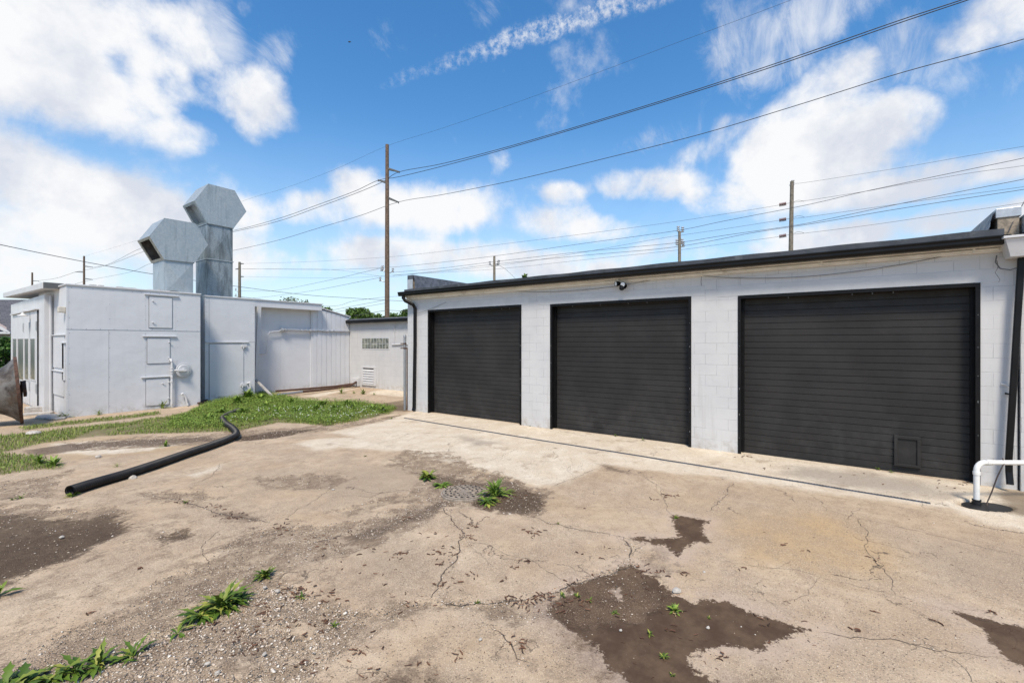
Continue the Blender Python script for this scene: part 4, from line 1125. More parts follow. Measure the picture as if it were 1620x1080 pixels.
# west side of booth: cupboard hatches
def hatch_x(bld, xp, y0, y1, z0, z1, name='side_hatch'):
    f = MB(); f.box((xp-.03, y0, z0), (xp-.001, y1, z1)); f.box((xp-.06, y0-.04, z1+.003), (xp-.001, y1+.04, z1+.03)); return f.build(name, M['booth_paint'], bld, bevel=.004)
za, zb2 = PX(90, 531, bx0).z, PX(90, 581, bx0).z
hatch_x(pb, bx0, 17.25, 18.6, zb2, za); hatch_x(pb, bx0, 17.2, 17.45, 1.0, PX(102, 543, bx0).z)
hatch_x(pb, bx0, 17.35, 18.6, .55, zb2-.1)
q0 = PX(92, 494, bx0-.15); 
m = MB(); m.box((bx0-.15, q0.y-.02, q0.z), (bx0-.002, q0.y+.14, q0.z+.16)); m.build('wall_lamp', M['beige_plastic'], pb, bevel=.015)
# the entry end: recessed west wall with glazed doors
EX = 2.66; ey0, ey1 = 18.85, 25.1
m = MB(); m.box((EX, ey0, -.05), (EX+5, ey1, 3.44)); m.build('end_wall', M['booth_paint'], pb)
m = MB(); m.box((EX-.02, ey0-.12, 0), (EX+.18, ey0-.002, 3.45)); m.tube([(EX+.10, ey0-.16, .02), (EX+.10, ey0-.16, 3.4)], .035, 8); m.build('corner_post', M['trim_white'], pb)
m = MB()
P = [(2.50, 17.97, 3.54), (2.50, 25.5, 3.72), (4.4, 25.5, 3.72), (4.4, 17.97, 3.54)]
m.hexa(P+[(x, y, z+.17) for x, y, z in P])
m.build('overhanging_roof', M['trim_white'], pb, bevel=.008)
m = MB(); m.box((2.51, 17.94, 3.55), (3.3, 17.968, 3.715)); m.build('roof_flashing', M['arm_grey'], pb)
def on_e(u, v): p = PX(u, v, EX); return p.y, p.z
dr = MB(); dy0 = on_e(61, 560)[0]; dy1 = on_e(22, 560)[0]; dzt = on_e(45, 494)[1]
dr.box((EX-.03, dy0, .05), (EX-.002, dy1, dzt)); door = dr.build('double_door', M['booth_paint'], pb, bevel=.004)
m = MB(); m.box((EX-.034, dy0-.04, .03), (EX-.0015, dy0-.003, dzt)); m.box((EX-.034, dy0+1.2, .06), (EX-.0312, dy0+1.212, dzt)); m.build('door_gap', M['gap_dark'], door)
m = MB(); m.box((EX-.09, dy0-.1, dzt+.01), (EX-.002, dy1+.1, dzt+.05)); m.build('door_head', M['trim_white'], door)
for (ua, ub) in ((23, 29), (31, 40), (41.8, 48), (51, 58.5)):
    ya, yb = on_e(ub, 560)[0], on_e(ua, 560)[0]; zt_, zb_ = on_e((ua+ub)/2, 536)[1], on_e((ua+ub)/2, 600)[1]
    w = MB(); w.box((EX-.036, ya, zb_), (EX-.031, yb, zt_)); ww = w.build('window_pane', M['dusty_glass'], door)
    f = MB()
    for q in (((ya-.03, zb_-.03), (yb+.03, zb_)), ((ya-.03, zt_), (yb+.03, zt_+.03)), ((ya-.03, zb_), (ya, zt_)), ((yb, zb_), (yb+.03, zt_))): f.box((EX-.05, q[0][0], q[0][1]), (EX-.0305, q[1][0], q[1][1]))
    f.build('window_frame', M['trim_white'], ww)
for z in (.5, 2.4):
    for y in (dy0+.02, dy0+1.15, dy0+2.3):
        m = MB(); m.box((EX-.055, y, z), (EX-.031, y+.09, z+.28)); m.build('hinge', M['flashing'], door)
lp = PX(36, 497, EX-.2); m = MB(); m.lathe((lp.x, lp.y, lp.z), (0, 0, -1), [(-.05, .02), (0, .05), (.03, .12), (.05, .13)], 20); m.tube([(lp.x, lp.y, lp.z+.1), (EX, lp.y, lp.z+.12)], .02, 8)
m.build('door_lamp', M['trim_white'], pb, smooth=True)

# second box
b2 = empty('booth_annex', (7.3, 18.5, 0), 'narrower white metal box with one tall door, standing right of the hatch wall', 'building')
B2Y = 17.9; cx0, cx1 = PY(324.5, 600, B2Y).x, PY(403, 600, B2Y).x
m = MB(); m.box((cx0, B2Y, -.1), (cx1, 22, BZ+.03)); b2w = m
m = MB(); m.box((cx0-.02, B2Y-.03, BZ+.03), (cx1+.02, 22, BZ+.075)); m.build('roof', M['trim_white'], b2, bevel=.006)
m = b2w; m.use(1); z = PY(360, 541, B2Y).z; m.box((cx0, B2Y-.003, z-.003), (cx1, B2Y-.001, z+.003)); x = cx0+.12; m.box((x, B2Y-.003, 0), (x+.005, B2Y-.001, BZ))
hd = hatch(b2, B2Y, 331, 544, 385, 634, name='tall_door')
for (u, v) in ((385.5, 547), (384, 608.6)):
    k = PY(u, v, B2Y); kb = MB(); kb.box((k.x-.09, B2Y-.07, k.z-.05), (k.x+.09, B2Y-.023, k.z+.05)); kb.tube([(k.x-.04, B2Y-.08, k.z-.05), (k.x-.04, B2Y-.08, k.z-.11)], .02, 8); kb.build('latch', M['trim_white'], hd, bevel=.008)
m = b2w
for z in np.arange(.3, BZ, .35): m.lathe((cx0+.05, B2Y-.001, z), (0, -1, 0), [(0, .008), (.006, .001)], 6); m.lathe((cx1-.05, B2Y-.001, z), (0, -1, 0), [(0, .008), (.006, .001)], 6)
m.build('wall', [M['booth_paint'], M['seam_grey']], b2)
A = PY(392.5, 606, B2Y-.05); m = MB(); m.tube(catmull([A+Vector((0, .05, 0)), A, A+Vector((.04, -.03, .02)), A+Vector((.06, -.04, -.1)), A+Vector((.06, -.04, -.4))], 5), .03, 10); m.build('pipe_stub', M['trim_white'], b2, smooth=True)
m = MB(); A = G(296, 637); B = G(327, 635); A.z = B.z = .06; A.y = 17.0; B.y = 17.8; m.bar(A, (B.x, 17.75, .06), .06, .05); m.bar(A+Vector((0, -.05, -.02)), (B.x+.1, 17.7, .03), .04, .03)
tag(m.build('rusty_angle', M['rust']), 'rusty steel angle lying at the foot of the gap between the two metal boxes', 'steel bar')

# ducts
def duct(yp, hexpx, sh, zsplits, depth, base_z, lab, open_rim):
    H = [PY(u, v, yp) for u, v in hexpx]
    xs0, xs1 = PY(sh[0], 400, yp).x, PY(sh[1], 400, yp).x
    root = empty('exhaust_duct', ((xs0+xs1)/2, yp+depth/2, base_z), lab, 'duct')
    zb_ = (H[5].z+H[4].z)/2-.005
    lev = [base_z]+zsplits+[zb_]
    for a, b in zip(lev[:-1], lev[1:]):
        m = MB(); e = .012
        c = [(xs0, yp), (xs1, yp), (xs1, yp+depth), (xs0, yp+depth)]
        for i in range(4):       # cross-broken sheets: centre pushed out
            p, q = c[i], c[(i+1) % 4]
            nx_, ny_ = (q[1]-p[1]), -(q[0]-p[0]); l = math.hypot(nx_, ny_); nx_, ny_ = nx_/l*.055, ny_/l*.055
            m.add([(p[0], p[1], a), (q[0], q[1], a), (q[0], q[1], b), (p[0], p[1], b), ((p[0]+q[0])/2+nx_, (p[1]+q[1])/2+ny_, (a+b)/2)],
                  [(0, 1, 4), (1, 2, 4), (2, 3, 4), (3, 0, 4)])
        s = m.build('duct_section', M['galv' if open_rim else 'galv_stained'], root)
        f = MB(); f.box((xs0-.025, yp-.025, b-.02), (xs1+.025, yp+depth+.025, b+.006)); 
        for i in range(5): f.box((xs0+(xs1-xs0)*(i+.3)/5, yp-.035, b-.03), (xs0+(xs1-xs0)*(i+.3)/5+.02, yp-.02, b-.005))
        f.build('flange', M['galv'], s)
    # hexagonal hood, open on its lower left side
    n = 6; off = Vector((0, depth, 0)); c = Vector((0, -.012, 0))
    f0 = [p+Vector((0, -.035, 0)) for p in H]; f1 = [p+off+Vector((0, .035, 0)) for p in H]
    m = MB()
    m.add(f0, [tuple(range(6))]); m.add(f1, [tuple(range(6))])
    for i in range(6):
        j = (i+1) % 6
        if i == 5: continue            # side 5->0 is the mouth
        m.add([f0[i], f0[j], f1[j], f1[i]], [(0, 1, 2, 3)])
    hood = m.build('hood', M['galv'], root)
    mod = hood.modifiers.new('s', 'SOLIDIFY'); mod.thickness = .012
    # seams on the face
    sm_ = MB()
    for t in (.36, .66):
        a = f0[1].lerp(f0[2], t if len(zsplits) == 0 else t-.28); b = f0[5].lerp(f0[4], t if len(zsplits) == 0 else t-.28)
        sm_.bar(a+Vector((0, -.012, -.01)), b+Vector((0, -.012, .01)), .02, .008, Vector((0, 1, 0)))
    for i in range(6): sm_.bar(f0[i]+Vector((0, -.004, 0)), f0[(i+1) % 6]+Vector((0, -.004, 0)), .018, .018)
    # mouth: rim and dark inside
    a, b = f0[5], f0[0]; a2, b2_ = f1[5], f1[0]
    nrm = (b-a).cross(a2-a).normalized()
    cen = (a+b+a2+b2_)/4; 
    hc = sum(H, Vector())/6+off/2
    if nrm.dot(cen-hc) < 0: nrm = -nrm
    rim = MB(); k = .15
    def ins(p): return p.lerp(cen, k)
    Q = [a, b, b2_, a2]
    for i in range(4):
        p, q = Q[i], Q[(i+1) % 4]
        rim.hexa([p, q, q+(cen-q)*k*1.3, p+(cen-p)*k*1.3, p+nrm*.03, q+nrm*.03, q+(cen-q)*k*1.3+nrm*.03, p+(cen-p)*k*1.3+nrm*.03])
    rim.build('mouth_rim', M['rim_galv' if open_rim else 'galv'], hood)
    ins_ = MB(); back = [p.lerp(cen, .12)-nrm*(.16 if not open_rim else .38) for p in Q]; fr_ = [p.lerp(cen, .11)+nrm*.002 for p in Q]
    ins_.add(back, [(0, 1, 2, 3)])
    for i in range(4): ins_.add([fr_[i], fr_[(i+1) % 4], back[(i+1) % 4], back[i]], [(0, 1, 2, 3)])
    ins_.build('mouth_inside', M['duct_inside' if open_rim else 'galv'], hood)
    # rust spots: bolts
    bo = sm_; bo.use(1)
    for i in range(9):
        p = hc+Vector((random.uniform(-.4, .4), -(depth/2+.04), random.uniform(-.4, .4))); bo.lathe(p, (0, -1, 0), [(0, .014), (.008, .001)], 6)
    sm_.build('seam', [M['galv'], M['rust']], hood)
    return root
duct(17.6, [(236.1,373.5),(259.3,345.7),(308.3,354),(327.8,387.4),(307,415.2),(259.3,410.6)], (259.6, 305.6), [], 1.05, 3.6,
     'shorter galvanised exhaust duct with open hexagonal hood, left of the pair on the booth roof', True)
duct(18.3, [(308,317.6),(329,291.5),(370.4,302.2),(388.5,335),(368.5,361),(327.8,353.1)], (327.4, 368.2), [PY(348, 411.5, 18.3).z], 1.0, 3.6,
     'taller two section galvanised exhaust duct with hexagonal hood, behind the shorter duct', False)

# clad link wall and fascia
lk = empty('clad_shed', (10.5, 19.5, 0), 'white metal clad shed with plain and grooved panels between the booth and the block annex', 'building')
LY = 18.86; sx1 = PY(492, 600, LY).x; sx2 = 12.74
m = MB(); m.box((cx1+.002, LY, -.1), (sx1, 23, 3.45)); m.build('plain_wall', M['clad_paint'], lk)
m = MB(); zl, zr = PY(495, 486, LY).z, PY(559, 502, LY).z
m.hexa([(sx1, LY-.06, -.1), (sx2, LY-.06, -.1), (sx2, 23, -.1), (sx1, 23, -.1), (sx1, LY-.06, zl), (sx2, LY-.06, zr), (sx2, 23, zr), (sx1, 23, zl)])
gw = m.build('grooved_wall', M['clad_paint'], lk)
m = MB(); k = 8
for i in range(k):
    x = sx1+(sx2-sx1)*(i+.0)/k+.02
    zt_ = zl+(zr-zl)*(x-sx1)/(sx2-sx1)
    w = (sx2-sx1)/k-.03
    m.hexa([(x, LY-.078, .06), (x+w, LY-.078, .06), (x+w, LY-.0605, .06), (x, LY-.0605, .06), (x, LY-.078, zt_-.04), (x+w, LY-.078, zt_-.06), (x+w, LY-.0605, zt_-.06), (x, LY-.0605, zt_-.04)])
m.build('board', M['clad_paint'], gw, bevel=.004)
m = MB(); 
for x in (cx1+1.45,): m.box((x, LY-.004, .1), (x+.006, LY-.001, 3.4))
m.box((sx1-.03, LY-.065, 0), (sx1-.002, LY-.001, 3.45)); m.build('panel_seam', M['clad_paint'], lk)
m = MB(); m.box((cx1+.022, 18.42, 3.42), (sx1+.25, LY+.3, 3.68)); m.box((cx1+.022, 18.38, 3.682), (sx1+.3, 23, 3.72)); m.build('fascia', M['clad_paint'], lk, bevel=.006)
m = MB(); m.hexa([(sx1+.3, LY-.12, zl-.01), (sx2+.05, LY-.12, zr-.01), (sx2+.05, 23, zr-.01), (sx1+.3, 23, zl-.01), (sx1+.3, LY-.12, zl+.035), (sx2+.05, LY-.12, zr+.035), (sx2+.05, 23, zr+.035), (sx1+.3, 23, zl+.035)])
m.build('sloping_roof', M['trim_white'], lk, bevel=.005)
m = MB(); A = PY(410, 484, 18.3); B = PY(403.8, 600, 18.3); m.bar(A, (B.x+.08, 18.4, B.z), .12, .1, Vector((0, 1, 0))); m.bar((B.x+.08, 18.4, B.z), (B.x+.08, 18.4, 0), .12, .1, Vector((0, 1, 0))); m.build('post', M['trim_white'], lk)
m = MB(); cy = LY-.12
P1 = [PY(406, 559, cy), PY(419, 559, cy), PY(422, 556, cy), PY(423, 545, cy), PY(423.5, 530, cy), PY(427, 525, cy), PY(440, 524, cy), PY(447, 521, cy)]
m.tube(P1, .022, 10)
m.build('conduit', M['clad_paint'], lk, smooth=True)
m = MB(); P2 = [PY(445, 521, cy)]+[PY(u, 521.5+(u-445)*.022+random.uniform(-.35, .35), cy) for u in range(452, 562, 8)]
m.tube(P2, [.03+random.uniform(0, .012) for _ in P2], 10)
for u, r in ((447, .085), (452, .07), (478, .05), (486, .06), (492, .07), (498, .055), (512, .05), (520, .06), (527, .05), (540, .04)):
    p = PY(u, 521.5+(u-445)*.022, cy); m.lathe(p-Vector((.08, 0, 0)), (1, 0, 0), [(0, .02), (.03, r), (.12, r*.9), (.16, .02)], 10)
m.build('service_cable_run', M['flashing'], lk, smooth=True)

# block annex
ax = empty('block_annex', (13.5, 15, 0), 'low white block annex with glass block window and black edged flat roof', 'building')
AX = 12.75
m = MB(); m.box((AX, 9.8, -.1), (18, 18.84, 2.92)); m.build('wall', M['block_y'], ax)
m = MB(); m.box((AX-.22, 9.6, 2.925), (18, 18.95, 3.05)); m.build('roof_edge', M['gutter_black'], ax, bevel=.008)
m = MB(); m.hexa([(AX-.2, 9.6, 3.052), (18, 9.6, 3.052), (18, 18.95, 3.052), (AX-.2, 18.95, 3.052), (AX-.1, 9.6, 3.10), (18, 9.6, 3.30), (18, 18.95, 3.30), (AX-.1, 18.95, 3.12)]); m.build('roof', M['roof_dark'], ax)
a = PX(573.2, 534.7, AX); b = PX(615.4, 551, AX)
win = MB(); yA, yB, zA, zB = b.y, a.y, b.z-.02, a.z
win.box((AX-.012, yA-.03, zA-.03), (AX-.002, yB+.03, zB+.03)); wo = win.build('glass_block_window', M['trim_white'], ax)
for i in range(9):
    for j in range(2):
        g = MB(); w = (yB-yA)/9; h = (zB-zA)/2; y = yA+w*i+.008; z = zA+h*j+.008
        cx_, cy_ = y+w/2-.008, z+h/2-.008
        g.add([(AX-.014, y, z), (AX-.014, y+w-.016, z), (AX-.014, y+w-.016, z+h-.016), (AX-.014, y, z+h-.016),
               (AX-.03, y+.03, z+.03), (AX-.03, y+w-.046, z+.03), (AX-.03, y+w-.046, z+h-.046), (AX-.03, y+.03, z+h-.046)],
              [(0, 1, 5, 4), (1, 2, 6, 5), (2, 3, 7, 6), (3, 0, 4, 7), (4, 5, 6, 7)])
        g.build('glass_block', M['glass_block'], wo)
a = PX(573, 579, AX); b = PX(595.6, 610.5, AX); yA, yB, zA, zB = b.y, a.y, max(b.z, .05), a.z
v = MB()
for q in (((yA, zA), (yB, zA+.07)), ((yA, zB-.07), (yB, zB)), ((yA, zA+.07), (yA+.14, zB-.07)), ((yB-.1, zA+.07), (yB, zB-.07))): v.box((AX-.05, *q[0]), (AX-.002, *q[1]))
vo = v.build('louvre_vent', M['trim_white'], ax, bevel=.004)
k = 6
sl = MB()
for i in range(k):
    z = zA+.09+(zB-zA-.2)*i/k; h = (zB-zA-.2)/k
    sl.hexa([(AX-.045, yA+.14, z), (AX-.035, yA+.14, z), (AX-.035, yB-.1, z), (AX-.045, yB-.1, z), (AX-.012, yA+.14, z+h*.85), (AX-.004, yA+.14, z+h*.85), (AX-.004, yB-.1, z+h*.85), (AX-.012, yB-.1, z+h*.85)])
sl.build('slat', M['trim_white'], vo)
bk = MB(); bk.box((AX-.003, yA+.14, zA+.07), (AX-.0015, yB-.1, zB-.07)); bk.build('vent_back', M['gap_dark'], vo)
a = PX(558.5, 597, AX); b = PX(570, 610.5, AX)
m = MB(); m.box((AX-.12, b.y, .03), (AX-.002, min(a.y, 18.7), a.z)); m.build('meter_box', M['trim_white'], ax, bevel=.008)
m = MB(); P = [PX(624, 514, AX-.03), PX(624, 543, AX-.03), PX(620, 545, AX-.03)]; m.tube(P, .014, 8)
P = [PX(620, 545, AX-.03), PX(646, 544, AX-.03)]; m.tube(P, .03, 8); m.build('conduit', M['trim_white'], ax, smooth=True)

# pipes and board on the ground by the clad shed
yy = 18.2
def gp_(u, v, z): p = G(u, v); return Vector((p.x, p.y, z))
pi = empty('rusty_pipe_run', tuple(gp_(505, 621, 0)), 'long rusty pipes with a grey end lying along the foot of the clad shed', 'pipe')
m = MB(); m.tube([gp_(478, 623.5, .10), gp_(505, 620.5, .09), gp_(535, 617, .10), gp_(555, 614, .13), gp_(566, 611, .25), gp_(573, 609.5, .30)], .045, 12); m.build('rusty_pipe', M['rust'], pi, smooth=True)
m = MB(); m.tube([gp_(439, 628, .08), gp_(478, 623.5, .10)], .05, 12); m.build('grey_pipe_end', M['pipe_grey'], pi, smooth=True)
m = MB(); m.tube([gp_(436, 622, .09), gp_(480, 619, .10), gp_(530, 614.5, .10), gp_(560, 611.5, .14)], .04, 12); m.build('rear_pipe', M['rust'], pi, smooth=True)
m = MB(); m.box((10.2, 18.25, 0), (12.6, 18.55, .06)); tag(m.build('timber_sleeper', M['plank'], bevel=.008), 'pale flat timber lying behind the rusty pipes against the clad shed', 'timber')
m = MB(); A = PY(404, 600, 18.2); B = G(431, 628); m.bar(A, (B.x, B.y, .03), .10, .05)
tag(m.build('leaning_board', M['plank'], bevel=.006), 'grey board leaning from the white post down to the weeds', 'board')
# gate post
gpz = G(640.5, 648)
gp0 = empty('gate_post', (gpz.x-.02, gpz.y+.02, 0), 'weathered steel gate post with domed cap beside the garage corner', 'post')
m = MB(); zt_ = PT(640, 534, gpz.dot(VIEW)).z
m.tube([(gpz.x, gpz.y, -.05), (gpz.x, gpz.y, zt_)], .04, 14); m.build('shaft', M['pipe_grey'], gp0, smooth=True)
m = MB(); m.lathe((gpz.x, gpz.y, zt_), (0, 0, 1), [(0, .046), (.05, .046), (.09, .03), (.10, .001)], 14); m.build('cap', M['pipe_grey'], gp0, smooth=True)
m = MB()
for z in (zt_-.20, zt_-.34): m.lathe((gpz.x, gpz.y, z), (0, 0, 1), [(0, .04), (0, .052), (.04, .052), (.04, .04)], 14); m.bar((gpz.x, gpz.y, z+.02), Vector((gpz.x, gpz.y, z+.02))-RIGHT*.13, .03, .03)
m.tube([(gpz.x+.045, gpz.y-.05, 0), (gpz.x+.045, gpz.y-.05, zt_-.3)], .018, 8)
m.build('hinge_clamp', M['rust'], gp0, smooth=True)

# fan shroud at the left edge
fsb = G(33, 670); rdir = Vector((ray(30, 541).x, ray(30, 541).y, 0)).normalized(); axd = Vector((rdir.y, -rdir.x, 0)); axd = (axd+Vector((0, 0, .075))).normalized()
RR = .84; fc = Vector((fsb.x, fsb.y, RR+.01))-axd*.04
fs_ = empty('fan_shroud', (fsb.x, fsb.y, 0), 'rusty galvanised flared fan shroud standing on its rim at the left edge', 'fan shroud')
m = MB(); m.lathe(fc, axd, [(-1.1, .42), (-.8, .42), (-.6, .45), (-.42, .50), (-.28, .57), (-.16, .66), (-.08, .75), (-.02, RR-.03), (0, RR-.03), (-.02, RR-.06), (-.16, .64), (-.4, .48), (-.6, .43), (-1.1, .40)], 56, close=True)
m.build('flared_cone', M['old_galv'], fs_, smooth=True)
m = MB(); m.lathe(fc, axd, [(-.03, RR-.06), (-.03, RR), (.03, RR), (.03, RR-.06)], 56, close=True); m.build('rim_ring', M['rust'], fs_)
m = MB(); m.bar(fc+axd*.05+Vector((0, 0, .22)), fc+axd*.05+Vector((0, 0, -.55)), .10, .05, axd); m.build('strut', M['rust'], fs_)
m = MB(); m.lathe(fc+axd*.07+Vector((0, 0, .02)), axd, [(0, .001), (0, .2), (.06, .2), (.07, .13), (.07, .001)], 20); m.lathe(fc+axd*.08+Vector((0, 0, .16)), axd, [(0, .001), (0, .07), (.05, .07), (.05, .001)], 14); m.build('hub', M['rust'], fs_, smooth=True)
# slabs by the entry
for i, (u, v, w, d, h, rz, lab) in enumerate(((61, 650, .55, .3, .14, .2, 'upright grey concrete block beside the entry doors'), (60, 655.5, .6, .35, .06, .1, 'flat pale paving slab just before the upright block'),
        (76, 660, .6, .45, .05, .5, 'dark flat broken slab nearest the booth corner'), (90, 661.5, .4, .35, .04, -.2, 'small white broken slab against the booth corner'))):
    p = G(u, v); m = MB(); k = 7
    pts_ = [(p.x+w/2*math.cos(rz+2*math.pi*j/k)*random.uniform(.8, 1.15), p.y+d*math.sin(rz+2*math.pi*j/k)*random.uniform(.8, 1.15), .0) for j in range(k)]
    if i < 2:
        c_, s__ = math.cos(rz-.5), math.sin(rz-.5); pts_ = [(p.x+a*c_-b*s__, p.y+a*s__+b*c_, 0) for a, b in ((-w/2, -d/2), (w/2, -d/2), (w/2, d/2), (-w/2, d/2))]
    m.prism(pts_, (0, 0, h)); tag(m.build('concrete_slab', M['stone'], bevel=.012), lab, 'slab')

# ------------------------------------------------------------------ utility poles and lines
def line_depth(ua, ta, ub, tb):
    la, lb = (ua-810)/F*ta, (ub-810)/F*tb
    def f(u):
        s = (u-810)/F
        dl, dt = lb-la, tb-ta
        k = (s*ta-la)/(dl-s*dt)
        return ta+k*dt
    return f
TM = 45.
main = line_depth(612.5, TM, 133, 103.)
lineA = line_depth(1250, 36.9, 379, 80.)
lineB = line_depth(1075, 36.6, 782, 47.6)
def pole(u, vt, t, wid, mat, lab, arms=(), ins=(), lean=0, grp=None):
    b = PT(u, 541, t); b.z = 0; top = PT(u+lean, vt, t)
    root = empty('utility_pole', tuple(b), lab, 'utility pole', grp)
    m = MB(); m.tube([b-Vector((0, 0, .2)), b.lerp(top, .5), top], [wid*.62, wid*.55, wid*.42], 12); m.build('shaft', M[mat], root, smooth=True)
    for (v, du, dv) in arms:
        A = PT(u+math.copysign(1, du), v, t); B = PT(u+du, v+dv, t)
        a = MB(); a.bar(A, B, .24, .20, w2=.13, h2=.11); a.tube([B+Vector((0, 0, .06)), B+Vector((0, 0, -.12))], .05, 8); a.build('crossarm', M['arm_grey'], root)
    for (v, du) in ins:
        A = PT(u+math.copysign(1, du), v, t); B = PT(u+du, v-2.5, t)
        a = MB(); a.tube([A, PT(u+du*.6, v+.3, t), B], .045, 6)
        for k in range(3): a.lathe(B+Vector((0, 0, -.15+.16*k)), (0, 0, 1), [(0, .05), (.03, .13), (.09, .11), (.12, .05)], 10)
        a.build('insulator', M['porcelain'], root, smooth=True)
    return root
pole(612.5, 229, TM, .40, 'pole_wood', 'tallest brown wooden utility pole rising behind the gap between annex and garage', ((267, 19, 5), (289, -14, -4), (313, 18, 7)), ((431, 9), (429, -9), (445, -11), (427, -7)))
pole(133, 405, 103., .42, 'pole_wood', 'slim brown pole behind the booth roof, left of the ducts', ((421, 13, 1.5), (430.5, -13, -.4), (440.5, 13, 1.5)))
pole(51, 431, 129., .45, 'pole_wood', 'farthest short brown pole above the overhanging roof edge', ((444, 10, .5),))
pole(379, 414.5, 80., .48, 'pole_grey', 'grey brown pole just right of the taller duct', ((417, 6, 0), (425.5, -6, 0), (437.5, 6, 0)), ((461, -6), (470, -6)))
pole(782, 405, 47.6, .28, 'pole_grey', 'shortest weathered pole above the left part of the garage roof', (), ((420, -7), (418, 7), (420, 6)))
pole(1075, 366, 36.6, .26, 'pole_grey', 'weathered pole with stacked insulators above the middle of the garage roof', (), ((367, 5), (366, -2), (387, -4), (390, 6), (386, 4)), lean=0)
pole(1248, 287, 36.9, .32, 'pole_grey', 'bare grey pole with three red insulator strings above the right part of the garage', (), ((293, 6),), lean=5)
def resamp(P, n=6): return catmull(P, n)
def wire(pts, tf, r, lab, mat='wire', grp=None, rad_near=None):
    P = [PT(u, v, tf(u) if callable(tf) else tf) for u, v in pts]
    Q = resamp(P, 6); m = MB(); m.tube(Q, r, 6)
    o = m.build('power_line', M[mat], smooth=True); tag(o, lab, 'power line', grp or 'overhead power lines'); return o
wire([(133,405.5),(218,380),(300,351),(390,316),(450,298),(530,268),(612.5,231),(700,203),(810,165),(930,121),(1060,72),(1160,35),(1255,-1),(1330,-30)], main, .008, 'faint topmost static wire passing over the tip of the tallest pole')
wire([(120,430),(170,418.6),(225,392),(300,375),(370,364.5),(440,346),(500,325),(560,303),(598,285.5),(630,280),(700,263),(810,233),(1010,173.5),(1210,110),(1410,41),(1535,-1),(1600,-24)], main, .024, 'thick high conductor running from the left arm of the tallest pole', )
wire([(146,423),(175,418),(230,397),(300,379),(370,366.5),(440,350),(500,329),(560,307),(605,288),(632,272),(700,259),(810,230.5),(1010,171),(1210,106.5),(1410,37),(1525,-1),(1590,-24)], main, .024, 'thick high conductor running from the upper right arm of the tallest pole')
wire([(146,442),(207,430),(241,416),(300,408),(370,396),(440,380),(500,362),(570,341),(631,319.5),(700,308),(810,286),(960,250),(1110,212),(1260,167),(1410,120),(1530,87),(1620,62),(1700,36)], main, .02, 'single conductor from the lowest right arm of the tallest pole to the right edge')
wire([(61,444),(89,440),(120,430)], main, .03, 'short conductor between the two farthest poles, upper')
wire([(61,446),(100,452),(146,442)], main, .03, 'short conductor between the two farthest poles, lower')
wire([(384,417),(489,414),(608,407),(660,402),(714,396),(881,375.5),(1040,354.8),(1144,339),(1224,326),(1248,321.5),(1272,318),(1368,303),(1427,292),(1540,273),(1620,262),(1700,246)], lineA, .012, 'thin line through the top red insulator string of the bare grey pole')
wire([(384,425.5),(517,426),(608,437.4),(660,433),(782,421),(900,403),(1040,378),(1144,362.5),(1224,350),(1248,346),(1272,344),(1385,328),(1490,313),(1620,295.5),(1700,283)], lineA, .012, 'thin line through the middle red insulator string of the bare grey pole')
wire([(385,437.4),(489,439.5),(560,439),(640,434),(782,425.8),(924,411),(1078,395),(1136,387),(1221,376),(1248,371.4),(1272,369),(1370,357),(1469,342.7),(1620,320.7),(1700,308)], lineA, .012, 'thin line through the lowest red insulator string of the bare grey pole')
wire([(1253,290.5),(1280,288),(1427,265),(1530,247),(1620,231.5),(1700,217)], lineA, .010, 'faint top wire leaving the tip of the bare grey pole rightwards')
wire([(382,425),(517,426.5),(608,423),(660,419),(782,405),(924,385),(1066,365.6),(1144,350),(1248,330),(1300,319),(1368,303),(1500,275),(1620,250),(1700,231)], lineB, .016, 'line crossing the tips of the two weathered poles over the garage roof')
wire([(621,431),(700,424),(782,414),(924,398),(1066,384.6),(1144,372.7),(1248,358),(1300,348.7),(1397,328),(1520,303),(1620,283.5),(1700,266)], lineB, .016, 'upper of the twin low lines above the garage roof')
wire([(621,436),(700,428),(782,418),(924,404),(1066,391),(1184,369.5),(1248,359.5),(1300,351.5),(1406,333),(1520,315),(1620,299.7),(1700,286)], lineB, .016, 'lower of the twin low lines above the garage roof')
wire([(379,460),(434,459.6),(517,444),(601,424.4)], lambda u: 80-(u-379)/222*35, .016, 'sagging line from the grey brown pole up to the upper insulators of the tallest pole')
wire([(379,470),(406,471),(490,460.5),(599,439.5)], lambda u: 80-(u-379)/222*35, .016, 'sagging line from the grey brown pole up to the lower insulator of the tallest pole')
wire([(370,468),(514,484),(560,476),(608,470),(646,468)], TM, .014, 'thin low line crossing behind the tallest pole above the tree tops')
wire([(500,497),(528,490),(601,476),(612,474)], TM, .016, 'upper low cable dropping left from the tallest pole')
wire([(510,499),(534,493),(606,480),(612,478)], TM, .014, 'lower low cable dropping left from the tallest pole')
wire([(560,499),(582,496),(612,491),(646,493),(680,497)], TM, .022, 'lowest cable on the tallest pole, just over the annex roof')
wire([(-60,374),(0,387),(70,401.5),(133,414),(190,424.5),(245,434),(360,451),(480,466),(560,471.6),(644,476.5),(760,482)], lambda u: 15.8 if False else 11+max(0, (u+60))*.022, .0105, 'black service cable sweeping from the left edge past both ducts')
wire([(1700,190),(1650,270),(1620,320),(1606,344),(1595,368)], 6.35, .0055, 'thin black drop wire running down to the white eave at the right edge')
wire([(785,417),(800,426),(815,440)], 47.6, .014, 'short stay wire slanting right from the shortest pole')
